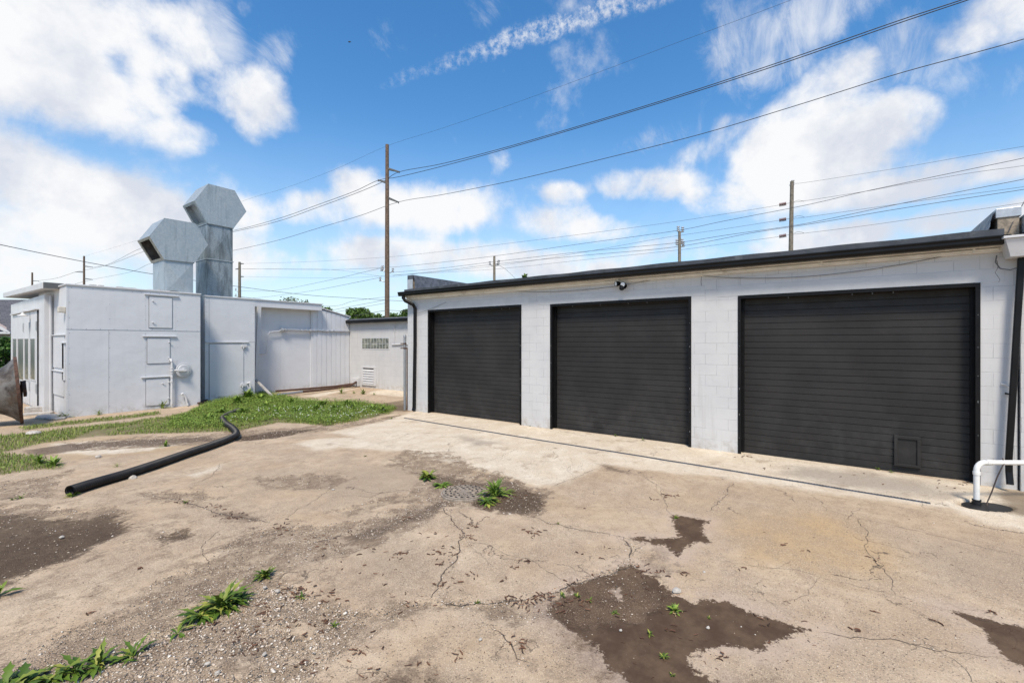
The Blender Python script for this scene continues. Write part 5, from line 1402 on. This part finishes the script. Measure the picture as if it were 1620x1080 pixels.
for i, (va, v2) in enumerate(((321.5, 326), (346, 350), (371.4, 376))):
    m = MB(); A = PT(1236, (va+v2)/2, lineA(1236)); B = PT(1228, v2-.8, lineA(1228))
    for k in range(6):
        p = PT(1243-k*1.9, va+(v2-va)*(5+k*1.9)/24, lineA(1243-k*1.9)); d = (B-A).normalized()
        m.lathe(p, d, [(-.04, .03), (-.03, .15), (.02, .15), (.04, .03)], 10)
    tag(m.build('insulator_string', M['insulator_red'], smooth=True), ('top', 'middle', 'lowest')[i]+' red insulator string left of the bare grey pole', 'insulator', 'red insulator strings')
    m = MB(); P = [PT(1256, va-2, 36.8), PT(1262, va-4.5, 36.6), PT(1268, va-4, 36.4), PT(1272, va-2.5, 36.2)]; m.tube(resamp(P, 4), .012, 5)
    tag(m.build('jumper_wire', M['wire'], smooth=True), ('top', 'middle', 'lowest')[i]+' curved jumper wire right of the bare grey pole', 'jumper wire', 'jumper wires')

# bird
bp = PT(552.5, 66.5, 60.)
m = MB(); m.lathe(bp, RIGHT, [(-.18, .001), (-.1, .05), (0, .09), (.12, .07), (.2, .02), (.26, .001)], 10)
m.add([bp+RIGHT*-.02, bp+RIGHT*.1, bp+RIGHT*.16+Vector((0, 0, .26))+VIEW*.3, bp+RIGHT*.02+Vector((0, 0, .22))+VIEW*.35, bp+RIGHT*-.02+Vector((0, 0, .03)), bp+RIGHT*.1+Vector((0, 0, .03))], [(0, 1, 2, 3), (4, 5, 2, 3)])
tag(m.build('bird', M['bird_dark'], smooth=True), 'tiny dark bird flying high in the blue sky', 'bird')

# ------------------------------------------------------------------ trees
def leaves_np(centers, size, n, flat=.6, seed=0):
    r = np.random.default_rng(seed)
    c = centers[r.integers(0, len(centers), n)]
    return c
def tree(name, u, vt, t, w, lab, cat='tree', mat='tree_leaf', n=5200, leaf=.16, h=None, base=None, seed=1, gaps=.5, grp='trees behind the buildings', trunk_frac=.35):
    b = PT(u, 541, t); b.z = 0; H = PT(u, vt, t).z if h is None else h
    root = empty(name, tuple(b), lab, cat, grp)
    r = np.random.default_rng(seed); m = MB()
    ch = H*(1-trunk_frac); z0 = H*trunk_frac
    m.tube([b-Vector((0, 0, .1)), b+Vector((.05, .02, H*.3)), b+Vector((-.05, .06, H*.6)), b+Vector((0, 0, H*.85))], [w*.07, w*.055, w*.035, w*.012], 9)
    clumps = []
    for i in range(46):
        a = r.uniform(0, 6.28); zz = r.uniform(.05, 1.); rad_ = math.sqrt(max(0, 1-(zz*1.05-.42)**2/.42))*w*.5*r.uniform(.35, 1.0)
        c = Vector((b.x+math.cos(a)*rad_, b.y+math.sin(a)*rad_, z0+ch*zz*.93)); clumps.append((c, r.uniform(.10, .20)*w))
        if i % 3 == 0: m.tube([b+Vector((0, 0, z0*.7+ch*zz*.35)), (b+Vector((0, 0, z0*.8+ch*zz*.5))).lerp(c, .55), c], [w*.022, w*.014, w*.005], 6)
    m.build('trunk', M['bark'], root, smooth=True)
    V = []; 
    for k in range(n):
        c, s = clumps[r.integers(len(clumps))]
        d = r.normal(size=3); d /= np.linalg.norm(d); p = np.array(c)+d*s*(r.random()**.45)*np.array((1, 1, .8))
        if p[2] > H: p[2] = H-r.random()*.2
        e1 = r.normal(size=3); e1 /= np.linalg.norm(e1); e2 = np.cross(e1, r.normal(size=3)); e2 /= np.linalg.norm(e2)
        l = leaf*r.uniform(.6, 1.3)
        V += [p-e1*l, p+e2*l*.55, p+e1*l, p-e2*l*.55]
    V = np.array(V); Fq = np.arange(len(V)).reshape(-1, 4)
    np_mesh('crown', V, Fq, M[mat], root)
    return root
tree('pale_tree', 460, 467, 60, 4.6, 'pale loose crowned tree tip above the fascia of the clad shed', mat='tree_leaf_pale', n=2600, leaf=.13, seed=3)
tree('pale_tree', 482, 473, 62, 2.6, 'smaller pale tree tip just right of the pale loose crowned tree', mat='tree_leaf_pale', n=1300, leaf=.12, seed=4)
tree('broadleaf_tree', 518, 485, 66, 3.4, 'dark green tree top over the sloping white roof', n=2600, seed=5)
tree('broadleaf_tree', 566, 487, 55, 4.4, 'widest bright green tree over the left end of the annex roof', n=4200, seed=6)
tree('broadleaf_tree', 588, 493, 58, 3.2, 'green tree between the widest tree and the tallest pole', n=2600, seed=7)
tree('broadleaf_tree', 602, 494, 60, 2.2, 'small green tree just left of the tallest pole', n=1600, seed=8)
tree('broadleaf_tree', 624, 495, 58, 3.2, 'low green tree just right of the tallest pole', n=2600, seed=9)
tree('broadleaf_tree', 647, 488, 50, 2.6, 'dark green tree partly hidden by the garage corner', n=2600, seed=10)
tree('broadleaf_tree', 832, 429, 48, 1.6, 'single leafy tip rising over the left part of the garage roof', n=1500, seed=11)
tree('leafy_bush', -6, 533, 27, 3.2, 'dense glossy green bush at the left edge behind the fan shroud', 'bush', 'bush_leaf', 6500, .10, seed=12, grp=None, trunk_frac=.05)

# neighbour house, left edge
hb = PT(-60, 541, 42); hb.z = 0
hs_ = empty('neighbour_house', tuple(hb), 'pinkish house with dark shingle roof at the left edge behind the bush', 'house')
def HB(a, d, z): return hb+RIGHT*a+VIEW*d+Vector((0, 0, z))
w_, l_ = 4.6, 9.0
m = MB()
m.hexa([HB(-w_-3, 0, 0), HB(w_, 0, 0), HB(w_, l_, 0), HB(-w_-3, l_, 0), HB(-w_-3, 0, 2.9), HB(w_, 0, 2.9), HB(w_, l_, 2.9), HB(-w_-3, l_, 2.9)])
m.build('wall', M['house_wall'], hs_)
m = MB(); m.prism([HB(-2.6, -.02, 2.9), HB(w_, -.02, 2.9), HB(1.0, -.02, 5.0)], VIEW*.4)
m.build('gable', M['house_wall'], hs_)
m = MB(); 
m.hexa([HB(-w_-3.4, -.4, 2.9), HB(w_+.4, -.4, 2.9), HB(w_+.4, -.2, 3.02), HB(-w_-3.4, -.2, 3.02), HB(-w_-3.4, l_/2, 6.3), HB(w_+.4, l_/2, 6.3), HB(w_+.4, l_/2+.2, 6.4), HB(-w_-3.4, l_/2+.2, 6.4)])
m.hexa([HB(-w_-3.4, l_+.4, 2.9), HB(w_+.4, l_+.4, 2.9), HB(w_+.4, l_+.2, 3.02), HB(-w_-3.4, l_+.2, 3.02), HB(-w_-3.4, l_/2+.21, 6.3), HB(w_+.4, l_/2+.21, 6.3), HB(w_+.4, l_/2+.4, 6.4), HB(-w_-3.4, l_/2+.4, 6.4)])
m.build('roof', M['shingle'], hs_)
m = MB(); m.bar(HB(-2.8, -.5, 2.95), HB(1.0, -.5, 5.15), .06, .22); m.bar(HB(1.0, -.5, 5.15), HB(w_+.2, -.5, 2.95), .06, .22); m.bar(HB(-w_-3.4, -.5, 2.9), HB(w_+.4, -.5, 2.9), .06, .2); m.build('eave_board', M['trim_white'], hs_)

# ------------------------------------------------------------------ vegetation on the ground
def scatter(polys, n, seed, extra=0.0, tries=12):
    r = np.random.default_rng(seed); out = []
    areas = [abs(.5*np.sum(p[:, 0]*np.roll(p[:, 1], -1)-p[:, 1]*np.roll(p[:, 0], -1))) for p in polys]
    tot_ = sum(areas)
    for p, a in zip(polys, areas):
        k = int(n*a/tot_); lo, hi = p.min(0)-extra, p.max(0)+extra
        got = np.zeros((0, 2))
        while len(got) < k:
            q = r.uniform(lo, hi, (k*3+10, 2)); s = sdf(q[:, 0], q[:, 1], p)
            q = q[s > -extra*r.random(len(q))]; got = np.vstack([got, q])
        out.append(got[:k])
    return np.vstack(out)
def zgv(P):
    i = np.clip(np.searchsorted(gx, P[:, 0]), 1, len(gx)-1); j = np.clip(np.searchsorted(gy, P[:, 1]), 1, len(gy)-1)
    return Z[i, j]
def blades(P, hmin, hmax, wid, seed, bend=.5):
    r = np.random.default_rng(seed); n = len(P); z = zgv(P)
    a = r.uniform(0, 6.28, n); h = r.uniform(hmin, hmax, n)*r.uniform(.5, 1., n); b = r.uniform(.1, bend, n)*h; w = wid*r.uniform(.6, 1.3, n)
    dx, dy = np.cos(a), np.sin(a); px, py = -dy, dx
    base = np.stack([P[:, 0], P[:, 1], z-.005], -1)
    s = np.stack([px*w, py*w, np.zeros(n)], -1); mid = base+np.stack([dx*b*.35, dy*b*.35, h*.6], -1); tip = base+np.stack([dx*b, dy*b, h], -1)
    V = np.stack([base-s, base+s, mid+s*.8, mid-s*.8, tip], 1).reshape(-1, 3)
    k = np.arange(n)*5
    return V, np.stack([k, k+1, k+2, k+3], -1), np.stack([k+3, k+2, k+4, k+4], -1)
def blade_mesh(P, hmin, hmax, wid, seed, bend=.5):
    V, q, t = blades(P, hmin, hmax, wid, seed, bend)
    return V, q, t[:, :3]
def join_mixed(name, parts, mat, org=None):
    """parts: list of (V, quads, tris)"""
    me = bpy.data.meshes.new(name); vs = []; fs = []; off = 0
    loops = []; starts = []; tot_ = 0; totals = []
    for V, q, t in parts:
        vs.append(V)
        if len(q): loops.append((q+off).ravel()); starts.append(tot_+np.arange(len(q))*4); totals.append(np.full(len(q), 4)); tot_ += 4*len(q)
        if len(t): loops.append((t+off).ravel()); starts.append(tot_+np.arange(len(t))*3); totals.append(np.full(len(t), 3)); tot_ += 3*len(t)
        off += len(V)
    V = np.vstack(vs).astype(np.float32); L_ = np.concatenate(loops).astype(np.int32); S = np.concatenate(starts).astype(np.int32); T = np.concatenate(totals).astype(np.int32)
    org = Vector(org) if org is not None else Vector((0, 0, 0))
    V = V-np.array(org, dtype=np.float32)
    me.vertices.add(len(V)); me.vertices.foreach_set('co', V.ravel()); me.loops.add(len(L_)); me.loops.foreach_set('vertex_index', L_)
    me.polygons.add(len(S)); me.polygons.foreach_set('loop_start', S)
    try: me.polygons.foreach_set('loop_total', T)
    except Exception: pass
    me.update(calc_edges=True); me.validate(); me.materials.append(mat)
    o = bpy.data.objects.new(name, me); C.objects.link(o); o.location = org; ORG[o.name] = org; return o
def small_leaves(P, h0, h1, size, seed, lobes=1):
    """little tilted leaflets at height: clover and low weeds"""
    r = np.random.default_rng(seed); n = len(P); z = zgv(P)+r.uniform(h0, h1, n)
    a = r.uniform(0, 6.28, n); s = size*r.uniform(.6, 1.3, n); til = r.normal(0, .45, (n, 2))
    c = np.stack([P[:, 0], P[:, 1], z], -1)
    u1 = np.stack([np.cos(a), np.sin(a), til[:, 0]], -1)*s[:, None]; v1 = np.stack([-np.sin(a), np.cos(a), til[:, 1]], -1)*s[:, None]
    V = np.stack([c-u1, c-v1*.7, c+u1, c+v1*.7], 1).reshape(-1, 3); k = np.arange(n)*4
    return V, np.stack([k, k+1, k+2, k+3], -1), np.zeros((0, 3), int)

def patchy(P, s, th, seed):
    v = value_noise(P[:, 0], P[:, 1], s, seed)*.65+value_noise(P[:, 0], P[:, 1], s*.35, seed+1)*.35
    return P[v > th]
g1 = patchy(scatter(GRASS, 44000, 21, .08), .6, .33, 31)
g2 = patchy(scatter(LUSH, 30000, 22, .08), .5, .38, 33)
parts = [blade_mesh(g1, .03, .10, .0045, 41, .8), blade_mesh(g2, .04, .13, .0042, 42, .7)]
o = join_mixed('grass', parts, M['grass']); tag(o, 'rough green grass strip along the foot of the booth', 'grass', kind='stuff')
c1 = patchy(scatter(LUSH, 64000, 23, .10), .45, .38, 35)
c2 = patchy(scatter(GRASS, 30000, 24, .06), .5, .42, 36)
o = join_mixed('clover', [small_leaves(c1, .005, .14, .014, 43), small_leaves(c2, .005, .05, .011, 44)], M['clover']); tag(o, 'low clover and weeds growing among the grass', 'clover', kind='stuff')
fl1 = scatter([poly([(515,665),(560,660),(600,652),(622,648),(600,660),(560,668),(515,674)]), poly([(360,668),(392,664),(400,668),(368,676)]), poly([(400,650),(600,648),(560,664),(420,668)])], 150, 25)
r_f = np.random.default_rng(5); Vf = []; 
def ico(c, s, r, sq=(1, 1, 1)):
    v = np.array([(1,0,0),(-1,0,0),(0,1,0),(0,-1,0),(0,0,1),(0,0,-1)], float)*s*np.array(sq)*r.uniform(.7, 1.25, (6, 1)); return v+c
OF = np.array([(0,2,4),(2,1,4),(1,3,4),(3,0,4),(2,0,5),(1,2,5),(3,1,5),(0,3,5)])
zf = zgv(fl1); Vf = np.vstack([ico(np.array((p[0], p[1], z+r_f.uniform(.06, .16))), .014, r_f) for p, z in zip(fl1, zf)])
Ff = np.vstack([OF+6*i for i in range(len(fl1))])
o = np_mesh('clover_flowers', Vf, Ff, M['flower_white']); tag(o, 'small white clover flowers dotted along the grass edge', 'flowers', kind='stuff')

# pebbles
def pebbles(P, smin, smax, seed, name, lab, sink=.3, power=2.2):
    r = np.random.default_rng(seed); n = len(P); s = smin+(smax-smin)*r.random(n)**power
    a = r.uniform(0, 6.28, n)
    base = np.array([(1,0,0),(-1,0,0),(0,1,0),(0,-1,0),(0,0,1),(0,0,-1)], float)
    # cube-ish octahedra with jitter; rotated about z
    B = base[None]*r.uniform(.6, 1.25, (n, 6, 1)); B = B+r.normal(0, .16, (n, 6, 3)); B *= s[:, None, None]*np.stack([r.uniform(.8, 1.5, n), r.uniform(.7, 1.1, n), r.uniform(.4, .8, n)], -1)[:, None, :]
    ca, sa = np.cos(a)[:, None], np.sin(a)[:, None]
    x = B[..., 0]*ca-B[..., 1]*sa; y = B[..., 0]*sa+B[..., 1]*ca
    z = zgv(P)
    V = np.stack([x+P[:, 0:1], y+P[:, 1:2], B[..., 2]+(z+s*.5*(1-sink))[:, None]], -1).reshape(-1, 3)
    Fq = (OF[None]+6*np.arange(n)[:, None, None]).reshape(-1, 3)
    o = np_mesh(name, V, Fq, M['pebble']); tag(o, lab, 'gravel', kind='stuff'); return o
NEARG = GRAV[:1]
def awayfrom(P, polys, d=0.):
    k = np.ones(len(P), bool)
    for q in polys: k &= sdf(P[:, 0], P[:, 1], q) < -d
    return P[k]
G1 = awayfrom(scatter(NEARG, 26000, 51, .05), GHOLE)
G1 = patchy(G1, .35, .30, 61)
k_ = np.ones(len(G1), bool)
for q in WET: k_ &= (sdf(G1[:, 0], G1[:, 1], q) < 0) | (rng.random(len(G1)) < .12)
G1 = G1[k_]
low = [poly([(-60,1160),(0,1062),(150,1040),(250,1000),(330,960),(400,935),(450,925),(500,948),(560,965),(540,1030),(500,1060),(480,1120),(450,1200)])]
G2 = awayfrom(scatter(low, 9000, 52, .04), GHOLE)
G3 = scatter(GRAV[1:8], 12000, 53, .04)
G3 = G3[(sdf(G3[:, 0], G3[:, 1], DARK[0]) < 0) | (rng.random(len(G3)) < .35)]
YARD = [poly([(-60,760),(200,700),(500,690),(700,690),(1500,800),(1700,840),(1700,1180),(-60,1180)])]
G4 = patchy(scatter(YARD, 5200, 54), .8, .42, 63)
pc_ = []
for pts, w in CR:
    if w < .011: continue
    Pq = [np.array(tuple(G(u, v))[:2]) for u, v in pts]
    for a_, b_ in zip(Pq[:-1], Pq[1:]):
        L_ = np.linalg.norm(b_-a_); k_ = int(L_*w*9000)
        t_ = rng.random((k_, 1)); pc_.append(a_+(b_-a_)*t_+rng.normal(0, w*1.9, (k_, 2)))
mh_t = rng.uniform(0, 6.28, 900); mh_r = .30+np.abs(rng.normal(0, .07, 900))*rng.choice([1, -.35], 900)
pc_.append(np.stack([mc.x+np.cos(mh_t)*mh_r, mc.y+np.sin(mh_t)*mh_r], -1))
pebbles(np.vstack(pc_), .002, .010, 75, 'gravel', 'gritty gravel lodged in the wider cracks and round the manhole', power=2.4)
pebbles(G1, .0018, .009, 71, 'gravel', 'fine loose gravel filling the broken band of the yard', power=2.6)
pebbles(G2, .002, .014, 72, 'gravel', 'coarser pale gravel at the bottom left of the yard', power=3.)
pebbles(G3, .002, .012, 73, 'gravel', 'grey gravel patches round the manhole and along the grass', power=2.6)
pebbles(G4, .0015, .007, 74, 'gravel', 'scattered grit lying over the concrete yard', power=2.6)

# a few stones big enough to count
def stone(u, v, s, lab, mat='stone_pale', grp=None):
    p = G(u, v); m = MB(); me = bmesh.new(); bmesh.ops.create_icosphere(me, subdivisions=2, radius=s)
    rr = random.Random(int(u*7+v)); off = [rr.uniform(0, 9) for _ in range(3)]
    vs = []
    for q in me.verts:
        k = 1+.22*math.sin(q.co.x/s*2.1+off[0])*math.sin(q.co.y/s*2.6+off[1])+.14*math.sin(q.co.z/s*3+off[2])+rr.uniform(-.06, .06)
        vs.append((p.x+q.co.x*k*1.2, p.y+q.co.y*k*.95, s*.45+q.co.z*k*.68))
    m.add(vs, [tuple(x.index for x in f.verts) for f in me.faces]); me.free()
    tag(m.build('stone', M[mat]), lab, 'stone', grp)
plain('stone_pale', (.47, .43, .37), .85, var=.3, scale=25, bump=.5, bscale=60, dark=(.25, .2, .14))
stone(1070, 936, .032, 'largest pale stone at the edge of the wet patch')
stone(439, 935, .016, 'small pale stone just right of the second dandelion')
stone(419, 930, .014, 'small cream stone below the second dandelion')
stone(210, 757, .045, 'cream stone against the black corrugated pipe')
stone(155, 724, .040, 'whitish stone on the pale patch behind the corrugated pipe')
stone(1114, 905, .013, 'grey stone right of the wet patch on bare concrete')
stone(52, 688, .09, 'whitish stone in the grass near the fan shroud')
stone(1120, 993, .013, 'cream pebble lying in the middle of the wet patch')
stone(982, 997, .010, 'round pale pebble in the left of the wet patch')
stone(328, 1051, .014, 'pale stone at the bottom left gravel below the big dandelion')
stone(344, 1065, .015, 'bluish white stone nearest the bottom edge left')
stone(418, 1035, .013, 'white stone right of the lower crusted patch')
stone(527, 775, .018, 'small white stone on the concrete right of the long pipe')
stone(760, 1012, .012, 'white pebble on the bottom middle slab')
stone(97, 850, .018, 'white stone on the dark gravel at left')

# catkins and twigs
def worm(V, Fq, p, a, l, r0, rr):
    n = 5; k = len(V); ang = a; q = np.array(p, float)
    for i in range(n+1):
        w = r0*(1 if 0 < i < n else .3)
        d = np.array((math.cos(ang), math.sin(ang), 0)); s = np.array((-d[1], d[0], 0))
        V += [q+s*w, q+np.array((0, 0, w*1.4)), q-s*w, q-np.array((0, 0, w*.6))]
        q = q+d*l/n; ang += rr.uniform(-.7, .7)
    for i in range(n):
        for j in range(4): Fq.append((k+4*i+j, k+4*i+(j+1) % 4, k+4*i+4+(j+1) % 4, k+4*i+4+j))
Vw, Fw = [], []; rr = random.Random(3)
CL = [(845,843,24,26),(703,873,26,26),(638,879,16,18),(610,925,4,10),(737,850,14,14),(745,833,10,14),(755,855,5,14),(697,890,8,16),(705,925,16,22),(830,888,8,16),(815,899,6,12),(748,910,8,18),(795,917,4,8),(945,910,4,10),(805,945,14,22),(827,954,18,18),(868,943,16,18),(842,950,16,18),(960,864,3,14),(917,875,3,8),(775,874,2,6),(920,805,2,8),(945,882,3,8),
      (735,1040,6,16),(810,1015,6,20),(830,1022,6,12),(660,1042,6,20),(595,1060,5,20),(905,920,10,24),(1058,785,22,14),(1035,789,6,12),(1234,862,6,10),(1274,871,3,6),(1385,883,4,10),(1350,996,5,12),(1570,966,6,12),(1378,967,3,8),(1480,986,3,8),(1145,1042,6,12),(1172,900,4,12),(1078,907,8,12),
      (460,935,26,30),(480,930,12,30),(520,945,16,34),(430,960,20,40),(380,1010,26,60),(460,1000,14,40),(520,985,16,30),(560,1030,16,60),(330,990,20,50),(480,1050,14,40),(225,900,4,12),(137,970,4,12),(340,800,12,24),(370,816,24,36),(290,793,12,24),(520,855,22,40),(455,833,20,30),(560,840,8,30),(640,815,12,30),(800,790,14,30),(720,762,10,30),(830,780,10,24),(770,805,10,24),
      (1020,900,26,60),(920,950,16,50),(1000,960,10,80),(1080,1000,10,80),(1190,985,10,60),(600,880,10,60),(560,900,8,60),(700,840,10,60),(1500,770,10,40),(1530,765,10,14),(1180,722,12,16),(1480,745,5,40),(1360,755,6,60),(1230,740,6,60),(880,960,10,40),(660,950,10,40)]
for (u, v, k, s) in CL:
    for i in range(int(k*.75)):
        uu, vv = rr.gauss(u, s*.42), rr.gauss(v, s*.42*(v-541)/900)
        p = G(uu, max(vv, 640)); sc = rr.uniform(.5, 1.)
        worm(Vw, Fw, (p.x, p.y, zg(p.x, p.y)+.004+rr.random()*.006), rr.uniform(0, 6.28), .06*sc, .0042*rr.uniform(.6, 1.3), rr)
for i in range(230):
    u, v = rr.uniform(0, 1620), 700+380*rr.random()**.7; p = G(u, v)
    if p.x > 9: continue
    worm(Vw, Fw, (p.x, p.y, zg(p.x, p.y)+.003), rr.uniform(0, 6.28), .022*rr.uniform(.4, 1.6), .0018, rr)
o = np_mesh('fallen_catkins', np.array(Vw), np.array(Fw), M['catkin']); tag(o, 'dry red brown catkins and crumbs littering the concrete', 'litter', kind='stuff')

# weeds
def weed(u, v, rad_, nl, lab, name='dandelion', mat='dandelion', up=.6, wid=.16, seed=0, grp='weeds in the yard', tooth=True, cat='weed', dead=0):
    r = random.Random(seed or int(u*13+v)); p = G(u, v); z0 = zg(p.x, p.y)
    root = empty(name, (p.x, p.y, z0), lab, cat, grp)
    V, Fq = [], []
    for i in range(nl):
        a = r.uniform(0, 6.28); L_ = rad_*r.uniform(.55, 1.15); el_ = r.uniform(.15, 1.25)*up+.12; n = 8
        base = np.array((p.x+r.uniform(-.12, .12)*rad_, p.y+r.uniform(-.12, .12)*rad_, z0)); q = base.copy(); e = el_; k = len(V)
        for j in range(n+1):
            f = j/n; d = np.array((math.cos(a)*math.cos(e), math.sin(a)*math.cos(e), math.sin(e))); s = np.array((-math.sin(a), math.cos(a), r.uniform(-.12, .12)))
            w = L_*wid*.8*(math.sin(min(1, f*1.05+.06)*math.pi)**.8)*(.45+.9*f)
            if tooth and 0 < j < n: w *= (1.25 if j % 2 else .62)
            w = max(w, L_*.008)
            fold = np.array((0, 0, w*.35))
            V += [q-s*w+fold, q, q+s*w+fold]
            q = q+d*L_/n; e -= r.uniform(.06, .22); a += r.uniform(-.08, .08)
            if q[2] < z0+.004: q[2] = z0+.004
        for j in range(n):
            b = k+3*j; Fq += [(b, b+1, b+4, b+3), (b+1, b+2, b+5, b+4)]
    np_mesh('leaves', np.array(V), np.array(Fq), M[mat], root)
    if dead:
        V, Fq = [], []
        for i in range(dead): worm(V, Fq, (p.x+r.uniform(-1, 1)*rad_*.6, p.y+r.uniform(-1, 1)*rad_*.6, z0+.008), r.uniform(0, 6.28), rad_*.6, .0035, r)
        np_mesh('dead_stems', np.array(V), np.array(Fq), M['dry_straw'], root)
    return root
weed(352, 958, .22, 80, 'largest dark green dandelion clump in the bottom left crack', up=.95, wid=.11, dead=6)
weed(318, 972, .17, 44, 'left half of the largest dandelion clump, lower leaves', up=.6, wid=.12)
weed(378, 948, .15, 40, 'right shoulder of the largest dandelion clump', up=.7, wid=.11)
weed(283, 996, .11, 12, 'small leafy rosette just below left of the largest dandelion', up=.6, wid=.16)
weed(420, 910, .12, 40, 'second compact dandelion above the gravel crack', up=1.1, wid=.15)
weed(212, 1035, .16, 14, 'spreading dandelion with upright blades left of the largest clump', up=.9, wid=.11)
weed(190, 1042, .13, 8, 'flat serrated leaves beside the spreading dandelion', up=.3, wid=.13)
weed(155, 1050, .16, 24, 'dandelion row at the bottom left corner, right end', up=.9, wid=.12)
weed(118, 1060, .16, 24, 'dandelion row at the bottom left corner, middle', up=.9, wid=.12)
weed(82, 1070, .15, 22, 'broad leaved weed at the bottom left corner', up=.6, wid=.2)
weed(40, 1078, .16, 22, 'broad leaved weed at the very bottom left edge', up=.7, wid=.2)
weed(8, 1085, .16, 20, 'weed filling the bottom left corner tip', up=.8, wid=.2)
weed(-8, 945, .17, 14, 'tall weed with pointed leaves leaning in from the left edge', up=1.25, wid=.12, tooth=False)
weed(676, 756, .20, 60, 'round green weed patch left of the manhole', name='weed_patch', up=.9, wid=.14, tooth=False)
weed(700, 768, .16, 40, 'thin weed patch touching the manhole rim at its back left', name='weed_patch', mat='clover', up=.5, wid=.12, tooth=False)
weed(783, 783, .27, 60, 'tall bright green weed at the right rim of the manhole', name='weed_patch', mat='clover', up=1.35, wid=.10, dead=5)
weed(770, 794, .2, 40, 'low green weed in front of the tall bright weed', name='weed_patch', up=.6, wid=.12, tooth=False)
weed(800, 778, .16, 30, 'thin straggly weed right of the tall bright weed', name='weed_patch', mat='grass', up=.6, wid=.05, tooth=False, dead=4)
weed(1067, 967, .07, 26, 'small weed growing out of the wet patch right of the middle', name='weed_patch', mat='clover', up=1.2, wid=.18, dead=8)
for (u, v, l, lab) in ((973, 966, .04, 'tiny sprig at the upper left of the wet patch'), (1028, 1003, .045, 'tiny sprig in the centre of the wet patch'), (1050, 1040, .05, 'tiny sprig on the crack low in the wet patch'), (1064, 1068, .03, 'tiny sprig nearest the bottom edge in the wet patch'),
                       (914, 941, .05, 'small green tuft at the upper left rim of the wet patch'), (932, 947, .045, 'second small green tuft at the rim of the wet patch'), (888, 940, .05, 'green tuft at the left tip of the wet patch'), (1121, 977, .025, 'tiny sprig at the right of the wet patch'),
                       (1068, 820, .06, 'green tuft at the top of the small upper wet patch'), (883, 828, .03, 'tiny green sprig on the long curved slab edge'), (477, 943, .06, 'fine sprig at the corner of the gravel band'), (528, 988, .05, 'fine sprig in the middle of the gravel band'), (755, 953, .04, 'sprig on the slab edge low in the middle'),
                       (293, 795, .07, 'green sprig in the crack right of the pipe mouth'), (115, 785, .11, 'yellow green tuft at the open mouth of the corrugated pipe'), (1389, 743, .06, 'seedling at the foot of the widest garage door, left'), (1410, 747, .055, 'seedling at the foot of the widest garage door, right'),
                       (974, 690, .07, 'seedling at the foot of the middle garage door, left'), (1017, 697, .07, 'seedling at the foot of the middle garage door, right'), (33, 787, .08, 'green sprout on gravel left of the corrugated pipe'), (20, 790, .06, 'second green sprout nearest the left edge on gravel'),
                       (619, 662, .10, 'low tuft between the grass and the trench drain end'), (578, 722, .05, 'tiny sprig on the pale concrete edge'), (839, 674, .04, 'tiny sprig at the pier between the first two doors')):
    weed(u, v, l, 14, lab, name='sprig', mat='dandelion', up=1.0, wid=.14, tooth=False, grp='small sprigs')
for (u, v, l, n_, lab) in ((575, 623, .30, 26, 'thin weed standing on bare soil before the louvre vent'), (540, 622, .40, 14, 'tall thin weed beside the rusty pipes'), (560, 622, .2, 14, 'low weed right of the tall thin weed'), (592, 624, .16, 16, 'flat weed patch before the annex wall'),
                       (104, 660, .35, 18, 'small leafy weed at the booth corner'), (94, 661, .22, 12, 'smaller leafy weed left of the booth corner weed'), (157, 656, .25, 12, 'thin weed along the booth wall, left'), (258, 646, .45, 10, 'tall dry stalk weed before the lowest hatch'),
                       (393, 632, .55, 90, 'lush mounded weed at the foot of the tall door'), (375, 640, .45, 70, 'leafy mound left of the lush mounded weed'), (412, 634, .4, 60, 'leafy mound right of the lush mounded weed'), (185, 738-0, .12, 10, 'sparse tuft on the pale patch behind the pipe'),
                       (62, 734, .25, 30, 'round weed tuft at the left behind the pipe'), (85, 737, .25, 34, 'bushy weed at the right end of the left grass patch'), (262, 705, .18, 24, 'dry greenish tuft on the concrete left of the pipe bend')):
    weed(u, v, l*(.8 if n_ > 20 else .75), n_ if n_ > 20 else n_*2, lab, name='wild_plant', mat='clover' if n_ > 20 else 'grass', up=1.25, wid=.12 if n_ > 20 else .06, tooth=False, grp='wild plants along the buildings')
for k, (u, v) in enumerate(((440, 655), (470, 652), (500, 650), (530, 650), (560, 648), (590, 650), (605, 652), (460, 640), (510, 643), (550, 642), (420, 645), (350, 655), (330, 665), (385, 655))):
    weed(u, v, .25, 60, 'leafy clump %s in the grass strip' % ['left of centre by the pipe end', 'below the leaning board', 'before the plain panels', 'below the service cable box', 'below the glass blocks', 'by the strip end', 'at the tapering right tip', 'nearest the rusty pipes left', 'nearest the rusty pipes middle', 'nearest the rusty pipes right', 'behind the pipe end', 'left of the hose bend', 'lowest left of the hose', 'right above the hose bend'][k],
         name='wild_plant', mat='clover', up=1.1, wid=.13, tooth=False, grp='leafy clumps in the grass strip')

# render settings only used for local looks
scene.render.engine = 'CYCLES'
